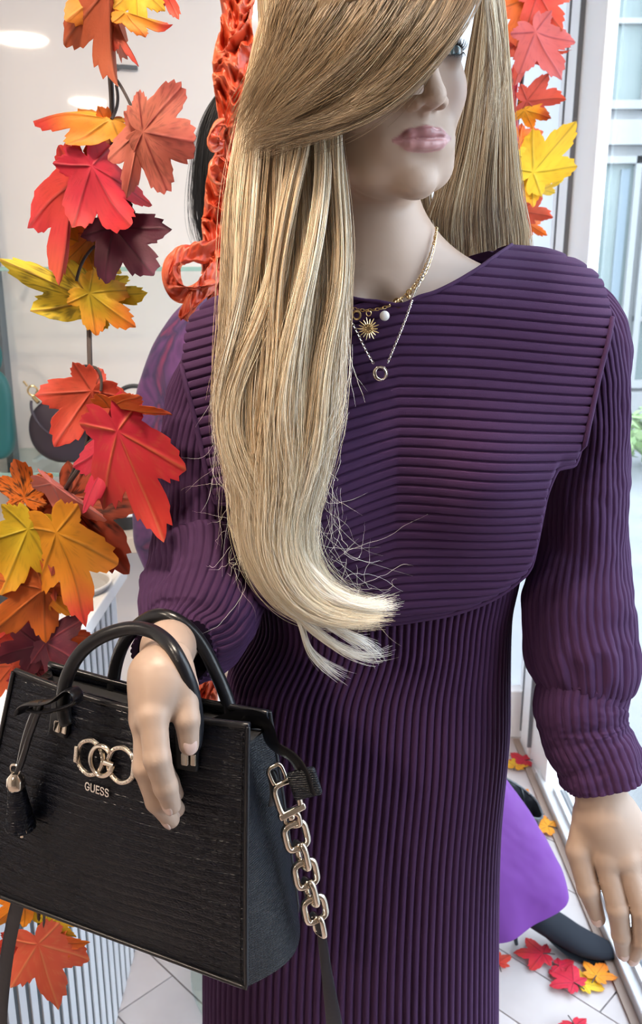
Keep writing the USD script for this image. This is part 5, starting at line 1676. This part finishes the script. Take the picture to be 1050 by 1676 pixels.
def chain_mesh(p, L, r, wide):
    """A fine chain of small links laid along points."""
    s = np.r_[0, np.cumsum(np.linalg.norm(np.diff(p, axis=0), axis=1))]
    out = []
    n = int(s[-1] / (L * .78))
    for k in range(n):
        q = np.array([np.interp((k + .5) / n * s[-1], s, p[:, j]) for j in range(3)])
        q2 = np.array([np.interp((k + .6) / n * s[-1], s, p[:, j]) for j in range(3)])
        d = unit(q2 - q)
        nn = unit(np.array([0, -1, 0]) - d * np.dot((0, -1, 0), d))
        if k % 2:
            nn = unit(np.cross(d, nn) + .6 * nn)
        sd = np.cross(d, nn)
        th = np.linspace(0, 2 * np.pi, 12, endpoint=False)
        out.append(tube(q + np.cos(th)[:, None] * d * (L / 2) + np.sin(th)[:, None] * sd * wide, r, 5, closed=True))
    return cat(*out)


nk1 = thing('charm_necklace', 'fine gold necklace with a sun, a pearl and coin charms', 'necklace', W(620, 505, .74))
cpts = chain_pts([(714, 372), (710, 396), (700, 426), (684, 458), (664, 482), (642, 498), (618, 506), (596, 508), (576, 504), (558, 492), (545, 470), (540, 430)])
part(nk1, 'chain', chain_mesh(cpts, .0042, .00045, .0011), M_gold, kind='stuff')
cpts2 = chain_pts([(712, 385), (704, 425), (690, 456), (674, 478)], off=.0045)
part(nk1, 'chain', chain_mesh(cpts2, .0050, .00045, .0013), M_gold, kind='stuff')
sc = W(602, 538, surf(602, 538, .006))
sun = holder('sun_charm', nk1)
part(sun, 'disc', cat(place(lathe([(0, -.0014), (.0040, -.001), (.0044, 0), (.0036, .0012), (0, .0019)], 24), (1, 0, 0), (0, 0, 1), (0, -1, 0), sc), *[sphere(sc + (.0024 * math.cos(a0), -.0016, .0024 * math.sin(a0)), .0007, 1) for a0 in np.linspace(0, 6.28, 8)[:-1]]), M_gold)
for k in range(18):
    a0 = k / 18 * 2 * np.pi
    L = .0100 if k % 2 else .0085
    d = np.array([math.cos(a0), 0, math.sin(a0)])
    part(sun, 'ray', tube(np.array([sc + d * .0040, sc + d * .0070, sc + d * L]), np.array([.00075, .0007, .0003]), 6), M_gold)
part(nk1, 'jump_ring', ring(W(603, 513, surf(603, 513, .004)), .0022, .0005, (.3, 1, 0), 16, 6), M_gold)
part(nk1, 'pearl', sphere(W(629, 517, surf(629, 517, .006)), .0044, 3), M('pearl', (.78, .76, .74), .18, coat=.6), label='white pearl')
part(nk1, 'coin_charm', place(lathe([(0, -.0005), (.0048, -.0005), (.0052, 0), (.0048, .0006), (.0036, .0004), (0, .0008)], 28), unit((1, 0, -.2)), unit(np.cross((0, -1, 0), unit((1, 0, -.2)))), (0, -1, 0), W(650, 497, surf(650, 497, .005))), M_gold)
part(nk1, 'coin_charm', ring(W(583, 516, surf(583, 516, .005)), .0034, .0011, (.1, 1, 0), 20, 8), M_gold)
part(nk1, 'bead', cat(sphere(W(668, 486, surf(668, 486, .005)), .0022, 2), ring(W(669, 478, surf(669, 478, .005)), .0022, .0006, (0, 1, 0), 14, 6)), M_gold)
nk2 = thing('ring_necklace', 'longer silver necklace with a knotted ring pendant below the sun charm', 'necklace', W(622, 612, .73))
cpts = chain_pts([(708, 402), (696, 440), (680, 476), (664, 520), (648, 560), (634, 594)], 120, .0075)
part(nk2, 'chain', chain_mesh(cpts, .0026, .00042, .0008), M_silver, kind='stuff')
cpts = chain_pts([(611, 595), (598, 572), (582, 540), (568, 512), (556, 480), (548, 440)], 120, .0075)
part(nk2, 'chain', chain_mesh(cpts, .0026, .00042, .0008), M_silver, kind='stuff')
pc = W(622, 611, surf(622, 611, .007))
part(nk2, 'ring_pendant', ring(pc, .0058, .0011, (.1, 1, .1), 28, 8), M_palegold)
part(nk2, 'ring_pendant', ring(pc + (0, -.001, 0), .0055, .0010, (.55, 1, .2), 28, 8), M_silver)
part(nk2, 'ring_pendant', ring(pc + (0, -.001, 0), .0052, .0010, (-.5, 1, -.3), 28, 8), M_palegold)
# ------------------------------------------------------------------ the second mannequin behind: black hair, sheer purple blouse, flared purple trousers, ankle boots
M_sheer = usdkit.material(stage, '/World/Looks/sheer_chiffon', {
    'tc': ('texture_coordinate', {}), 'n': ('noise_texture', {'scale': 11., 'detail': 3., 'distortion': 1.2}),
    'r': ('rgb_ramp', {'ramp': [(.32, (.13, .05, .17)), (.45, (.26, .09, .30)), (.56, (.09, .06, .17)), (.66, (.45, .07, .20))]}),
    'p': ('principled_bsdf', {'roughness': .6, 'sheen_weight': .3}), 't': ('translucent_bsdf', {}), 'm': ('mix_closure', {'fac': .5}),
    'x': ('transparent_bsdf', {}), 'm2': ('mix_closure', {'fac': .26})},
    [('tc.object', 'n.vector'), ('n.fac', 'r.fac'), ('r.color', 'p.base_color'), ('r.color', 't.color'), ('p.BSDF', 'm.closure1'), ('t.BSDF', 'm.closure2'), ('m.closure', 'm2.closure1'), ('x.BSDF', 'm2.closure2')], surface='m2.closure')
M_crepe = M('purple_crepe', (.105, .015, .185), .62, sheen=.2, bump=.1, bscale=300.)
M_black_hair = hair_mat('hair_black', (.006, .006, .008))
M_boot = M('black_knit_boot', (.010, .012, .018), .8, spec=.2, bump=.2, bscale=500.)
M_patent = M('patent_black', (.012, .013, .016), .18, coat=.5)
M_print = M('pale_print', (.62, .64, .68), .6)

m2 = thing('mannequin', 'dark haired mannequin standing behind in a sheer purple blouse and flared purple trousers', 'mannequin', (.0, 1.56, 0))
HC2 = np.array([-.090, 1.57, 1.650])


def body2(P):
    Q = P - HC2
    Q = np.stack([-Q[:, 1], -Q[:, 0], Q[:, 2]], 1) if False else np.stack([Q[:, 1], -Q[:, 0], Q[:, 2]], 1)     # she looks along +x
    d = ell(Q, (0, .012, .030), (.071, .092, .088))
    d = smin(d, ell(Q, (0, -.030, -.026), (.0585, .060, .078)), .03)
    d = smin(d, ell(Q, (0, -.058, -.088), (.028, .030, .024)), .03)
    n = smin(cone(Q, (0, -.088, .012), (0, -.111, -.034), .006, .008), ell(Q, (0, -.100, -.040), (.014, .009, .006)), .006)
    d = smin(d, n, .008)
    for s in (-1, 1):
        d = smax(d, -ell(Q, (s * .030, -.0985, .002), (.0185, .0150, .0105)), .010)
        d = smin(d, ell(Q, (s * .0315, -.078, 0), (.013, .012, .010)), .006)
        d = smin(d, ell(Q, (s * .073, .016, -.012), (.008, .016, .028)), .006)
    d = smin(d, ell(Q, (0, -.090, -.0655), (.020, .008, .0045)), .003)
    d = smin(d, ell(Q, (0, -.089, -.0725), (.017, .008, .005)), .003)
    nb = np.array([-.080, 1.57, 1.45])
    d = smin(d, cone(P, HC2 + (0, 0, -.06), nb, .046, .052), .02)
    d = smin(d, ell(P, nb + (.01, 0, -.16), (.095, .15, .17)), .05)
    d = smin(d, ell(P, (-.04, 1.56, 1.10), (.075, .11, .16)), .05)
    d = smin(d, ell(P, (.0, 1.56, .95), (.10, .15, .13)), .05)
    for s in (-1, 1):
        hip, knee, ank = np.array([.02, 1.56 + s * .07, .90]), (np.array([.25, 1.53, .52]) if s < 0 else np.array([.0, 1.65, .50])), (np.array([.475, 1.585, .13]) if s < 0 else np.array([-.12, 1.66, .14]))
        d = smin(d, cone(P, hip, knee, .075, .048), .04)
        d = smin(d, cone(P, knee, ank, .045, .028), .02)
        sh = nb + np.array([-.01, s * .17, -.05])
        el = np.array([-.235, 1.56 + s * .20, 1.16]) if s < 0 else np.array([-.05, 1.80, 1.15])
        ha = np.array([-.215, 1.56 + s * .19, .93]) if s < 0 else np.array([.05, 1.78, .93])
        d = smin(d, cone(P, sh, el, .038, .031), .03)
        d = smin(d, cone(P, el, ha, .030, .022), .012)
        d = smin(d, cone(P, ha, ha + np.array([.02, 0, -.09]), .024, .014), .02)
        for k in range(4):
            d = smin(d, cone(P, ha + np.array([.0 + .018 * (k - 1.5), 0, -.08]), ha + np.array([.03 + .02 * (k - 1.5), 0, -.165 + .008 * abs(k - 1.5)]), .009, .007), .006)
        d = smin(d, cone(P, ha + np.array([.02, 0, -.03]), ha + np.array([.06, -.01, -.10]), .011, .008), .01)
    return d


b2 = sdf_mesh(body2, (-.32, 1.28, .06), (.56, 1.86, 1.76), .006)
part(m2, 'body', b2, M('mannequin_skin_plain', tuple(SKIN), .45), smooth=True)


def loftc(st, n, m, seed, amp, k=9, p=2.0, cap=False):
    """A cloth tube through (centre, rx, ry) with soft folds."""
    c = spline(np.array([np.r_[c, r1, r2] for c, r1, r2 in st], float), n)
    th = np.linspace(0, 2 * np.pi, m, endpoint=False)
    v = np.linspace(0, 1, n)
    f = 1 + amp * (np.cos(k * th + 2.0 * v[:, None] + seed) * np.clip(v[:, None] * 1.2, .1, 1) + (meshkit.fbm(np.stack([np.cos(th)[None] * 2 + 0 * v[:, None], np.sin(th)[None] * 2 + 0 * v[:, None], v[:, None] * 6 + seed + 0 * th[None]], -1), 3, seed) - .5) * 2)
    return np.stack([c[:, :1] + c[:, 3:4] * np.cos(th)[None] * f, c[:, 1:2] + c[:, 4:5] * np.sin(th)[None] * f, np.repeat(c[:, 2:3], m, 1) + 0 * f], -1)


def two_sided(R, t=.002):
    cen = R.mean(1, keepdims=True)
    K = R[::-1] - (R[::-1] - cen[::-1]) / np.linalg.norm(R[::-1] - cen[::-1], axis=-1, keepdims=True) * t
    return skin(np.concatenate([R, K]), cap=False)


part(m2, 'blouse', two_sided(loftc([((-.095, 1.57, 1.475), .062, .072), ((-.095, 1.57, 1.44), .085, .13), ((-.09, 1.57, 1.40), .108, .185), ((-.08, 1.57, 1.30), .125, .19), ((-.06, 1.565, 1.15), .115, .165), ((-.03, 1.56, 1.0), .130, .175), ((-.02, 1.56, .93), .135, .18)], 90, 120, 3, .03)), M_sheer, smooth=True)
part(m2, 'blouse_sleeve', two_sided(loftc([((-.115, 1.435, 1.455), .03, .05), ((-.150, 1.40, 1.435), .058, .07), ((-.190, 1.37, 1.36), .075, .075), ((-.218, 1.36, 1.26), .078, .075), ((-.228, 1.36, 1.16), .076, .075), ((-.230, 1.365, 1.06), .074, .072), ((-.225, 1.37, .99), .065, .06), ((-.217, 1.37, .955), .035, .035)], 70, 90, 5, .085, 7)), M_sheer, smooth=True)
part(m2, 'blouse_sleeve', two_sided(loftc([((-.10, 1.72, 1.44), .05, .05), ((-.08, 1.76, 1.40), .075, .06), ((-.06, 1.79, 1.20), .08, .06), ((.03, 1.78, .99), .065, .055), ((.045, 1.78, .955), .035, .035)], 60, 80, 6, .05)), M_sheer, smooth=True)
# trousers: a waist piece and two flared legs
part(m2, 'trouser_waist', two_sided(loftc([((-.02, 1.56, 1.04), .105, .14), ((.0, 1.56, .95), .125, .165), ((.02, 1.56, .84), .135, .17)], 40, 100, 2, .01)), M_crepe, smooth=True)
legR = loftc([((.04, 1.50, .90), .105, .10), ((.13, 1.50, .72), .105, .10), ((.235, 1.52, .50), .115, .105), ((.325, 1.54, .32), .130, .115), ((.378, 1.550, .185), .136, .122), ((.384, 1.551, .150), .137, .123)], 90, 140, 7, .07, 5)
legR[..., 2] += (np.linspace(0, 1, 90) ** 2)[:, None] * (.30 * (legR[..., 0] - legR[..., 0].mean(1, keepdims=True)) + .035)
part(m2, 'trouser_leg', two_sided(legR), M_crepe, smooth=True)
part(m2, 'trouser_leg', two_sided(loftc([((.01, 1.64, .90), .105, .09), ((.0, 1.65, .5), .115, .10), ((-.11, 1.66, .12), .14, .11)], 70, 120, 9, .045, 6)), M_crepe, smooth=True)


def boot(o, yaw):
    """A pointed stiletto ankle boot: o = heel on the floor, toe along yaw."""
    f = np.array([math.cos(yaw), math.sin(yaw), 0]); s = np.array([-math.sin(yaw), math.cos(yaw), 0]); u = np.array([0, 0, 1.0])
    Lp = lambda x, y, z: o + f * x + s * y + u * z
    st = [(-.004, .215, .030, .040), (.0, .17, .029, .038), (.004, .13, .029, .036), (.016, .100, .032, .033), (.045, .078, .036, .030), (.085, .055, .038, .028), (.125, .033, .039, .024), (.160, .022, .036, .0175), (.190, .016, .026, .0125), (.212, .012, .010, .0075)]
    c = spline(np.array(st), 60)
    th = np.linspace(0, 2 * np.pi, 40, endpoint=False)
    tx_, tz_ = np.gradient(c[:, 0]), np.gradient(c[:, 1])
    ln = np.hypot(tx_, tz_); tx_, tz_ = tx_ / ln, tz_ / ln
    rings = np.stack([np.stack([Lp(c[k, 0] + c[k, 3] * math.sin(a) * -tz_[k], c[k, 2] * math.cos(a), max(c[k, 1] + c[k, 3] * math.sin(a) * tx_[k], .003)) for a in th]) for k in range(60)])
    pb = part(m2, 'boot', skin(rings), M_boot, smooth=50)
    part(pb, 'heel', tube([Lp(.004, 0, .085), Lp(-.012, 0, .05), Lp(-.010, 0, .001)], np.array([.016, .007, .0042]), 10, n=16), M_patent)
    part(pb, 'sole', tube([Lp(.01, 0, .078), Lp(.055, 0, .046), Lp(.10, 0, .015), Lp(.13, 0, .005), Lp(.205, 0, .004)], np.array([.022, .026, .034, .036, .010]), 12, n=30, flat=.10, up=u), M_patent)
    tx2 = meshkit.text_mesh('GUESS', .0085, .0012, bold=True)
    part(pb, 'lettering', place(tx2, -u * .93 + f * .37, f * .93 + u * .37, -s, Lp(.018, -.0375, .150)), M_print, label='small pale lettering down the side')


boot(np.array([.455, 1.612, 0]), math.radians(-10))
boot(np.array([-.165, 1.66, .0108]), math.radians(0))
# long black hair
rng = np.random.default_rng(77)
hs, hw = [], []
for k in range(2600):
    phi = rng.uniform(-2.3, 2.3)          # 0 = back of the head (towards -x)
    L = rng.uniform(0, 1)
    d = np.array([-math.cos(phi), math.sin(phi), 0])
    e = rng.uniform(.90, 1.0)
    q = np.array([1.0, .80, 1.0])
    top = HC2 + (rng.uniform(-.02, .05), rng.uniform(-.02, .02), .128)
    st5 = [(.070, .118), (.108, .060), (.122, -.01), (.122, -.075), (.113 - .02 * L, -.115 - .03 * L)]
    p = spline([top] + [HC2 + d * q * r * e + (-.004, 0, z) for r, z in st5], 16) + np.linspace(0, 1, 16)[:, None] ** 2 * rng.normal(size=3) * .010
    hs.append(p); hw.append(np.full(16, .0008) * np.linspace(1, .5, 16))
h2 = curves(m2, 'hair', hs, hw, M_black_hair, 'long straight black hair', kind='stuff')
wc2 = sdf_mesh(lambda P: smax(ell(P - HC2, (-.006, 0, .030), (.094, .076, .094)), -ell(P - HC2, (.10, 0, -.05), (.085, .075, .11)), .01), HC2 - (.14, .12, .13), HC2 + (.13, .12, .15), .006)
part(m2, 'hair_cap', wc2, M('black_core', (.008, .008, .010), .5), smooth=True)
gb = thing('glass_disc_stand', 'round glass display base on the floor behind the front mannequin', 'display base', (-.02, 1.56, 0))
part(gb, 'glass_disc', place(lathe([(0, .0005), (.262, .0005), (.266, .003), (.266, .008), (.262, .0105), (0, .0105)], 72), (1, 0, 0), (0, 1, 0), (0, 0, 1), (-.02, 1.56, 0)), M_shelfglass)
part(gb, 'socket', place(lathe([(0, .0105), (.03, .0105), (.03, .018), (.012, .03), (.012, .12), (0, .12)], 24), (1, 0, 0), (0, 1, 0), (0, 0, 1), (-.12, 1.72, 0)), M_silver)

# ------------------------------------------------------------------ black tote on the floor by the trousers
o = WZ(838, 1392, 0.0)
tb = thing('tote_bag', 'open glossy black leather tote standing on the floor behind the purple trousers', 'tote bag', (o[0], o[1], 0))
th = np.linspace(0, 2 * np.pi, 60, endpoint=False)
ct, st2 = np.cos(th), np.sin(th)
ex, ey = np.sign(ct) * np.abs(ct) ** .7, np.sign(st2) * np.abs(st2) ** .7
rings = []
for z, rx, ry in ((.0, .0, .0), (.0, .070, .050), (.004, .075, .055), (.06, .082, .06), (.13, .092, .07), (.150, .096, .074), (.153, .0955, .0735), (.150, .0925, .071), (.13, .088, .067), (.06, .078, .057), (.012, .07, .05), (.012, .0, .0)):
    rings.append(np.stack([o[0] - .03 + rx * ex, o[1] + ry * ey, z * (1.18 - .38 * (ex * rx / .1)) + 0 * ex], 1))
part(tb, 'bag_body', skin(np.array(rings)), M_patent, smooth=40)
rim = rings[6]
part(tb, 'rim', tube(rim, .0035, 8, closed=True), M_patent, smooth=True)
part(tb, 'handle', tube(spline([rim[10] , rim[10] + (.0, -.02, -.05), rim[22] + (0, -.02, -.05), rim[22]], 24), .004, 8), M_patent)

# ------------------------------------------------------------------ crumpled orange velvet ribbon hanging behind the hair
M_velvet = M('orange_velvet', (.62, .085, .020), .42, sheen=.35, attr=True, bump=.2, bscale=500.)
rb = thing('velvet_ribbon', 'ruched orange velvet ribbon hanging in curls behind the blonde hair', 'ribbon', W(380, 200, 1.15))


def ribbon(pts, width, n, seed, rough=1.0, name='ribbon_strip'):
    P = spline([W(*p) for p in pts], n)
    t, A, B = frames(P, np.array([0, 1., 0]))
    m = 30
    s = np.linspace(-1, 1, m)
    v = np.linspace(0, 1, n)
    L = np.linalg.norm(np.diff(P, axis=0), axis=1).sum()
    u = v * L * 55
    ww = width * (1 + .16 * np.sin(u * .7 + seed) + .22 * (meshkit.noise(np.stack([u * .5, 0 * u, 0 * u + seed], 1), seed) - .5))
    nz = meshkit.fbm(np.stack([u[:, None] * .9 + 1.2 * np.abs(s)[None], s[None] * 1.6 + 0 * u[:, None], 0 * u[:, None] + 0 * s[None] + seed], -1), 3, seed)
    ridge = 1 - np.abs(2 * nz - 1) * 2
    h = .016 * ridge * rough + .006 * np.cos(s * 2.2)[None]
    Rv = P[:, None] + A[:, None] * (ww[:, None] * s[None] / 2)[..., None] + B[:, None] * h[..., None]
    Rv[..., 2] += .006 * np.sin(u[:, None] * 1.3 + 3 * s[None])
    K = Rv - B[:, None] * .0018
    ring_ = np.concatenate([Rv, K[:, ::-1]], 1)
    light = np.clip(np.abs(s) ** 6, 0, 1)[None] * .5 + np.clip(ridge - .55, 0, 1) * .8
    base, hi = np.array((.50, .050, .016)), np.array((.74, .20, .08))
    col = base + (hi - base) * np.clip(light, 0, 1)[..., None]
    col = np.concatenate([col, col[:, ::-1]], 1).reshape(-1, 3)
    mesh = skin(ring_)
    col = np.vstack([col, base[None], base[None]])
    part(rb, name, mesh, M_velvet, col=col)


ribbon([(388, -60, 1.16), (388, 30, 1.16), (385, 100, 1.15), (384, 180, 1.15), (376, 260, 1.15), (368, 330, 1.15), (360, 400, 1.14), (352, 450, 1.14)], .046, 520, 3)
ribbon([(360, 395, 1.14), (330, 412, 1.12), (298, 424, 1.11), (280, 448, 1.10), (290, 470, 1.10), (318, 474, 1.10), (345, 462, 1.11)], .020, 200, 5, .35, 'ribbon_curl')
ribbon([(352, 430, 1.13), (336, 465, 1.11), (322, 490, 1.10), (300, 520, 1.10)], .018, 140, 7, .4, 'ribbon_curl')
ribbon([(362, 205, 1.13), (348, 215, 1.12), (346, 232, 1.12), (360, 236, 1.13)], .016, 90, 8, .35, 'ribbon_curl')
ribbon([(364, 262, 1.13), (346, 268, 1.12), (350, 290, 1.12), (364, 296, 1.13)], .014, 90, 9, .35, 'ribbon_curl')
ribbon([(352, 450, 1.14), (362, 560, 1.12), (372, 700, 1.10), (372, 850, 1.06), (358, 980, 1.02), (345, 1060, .99), (338, 1120, .985), (330, 1165, .985)], .030, 420, 11, .6)
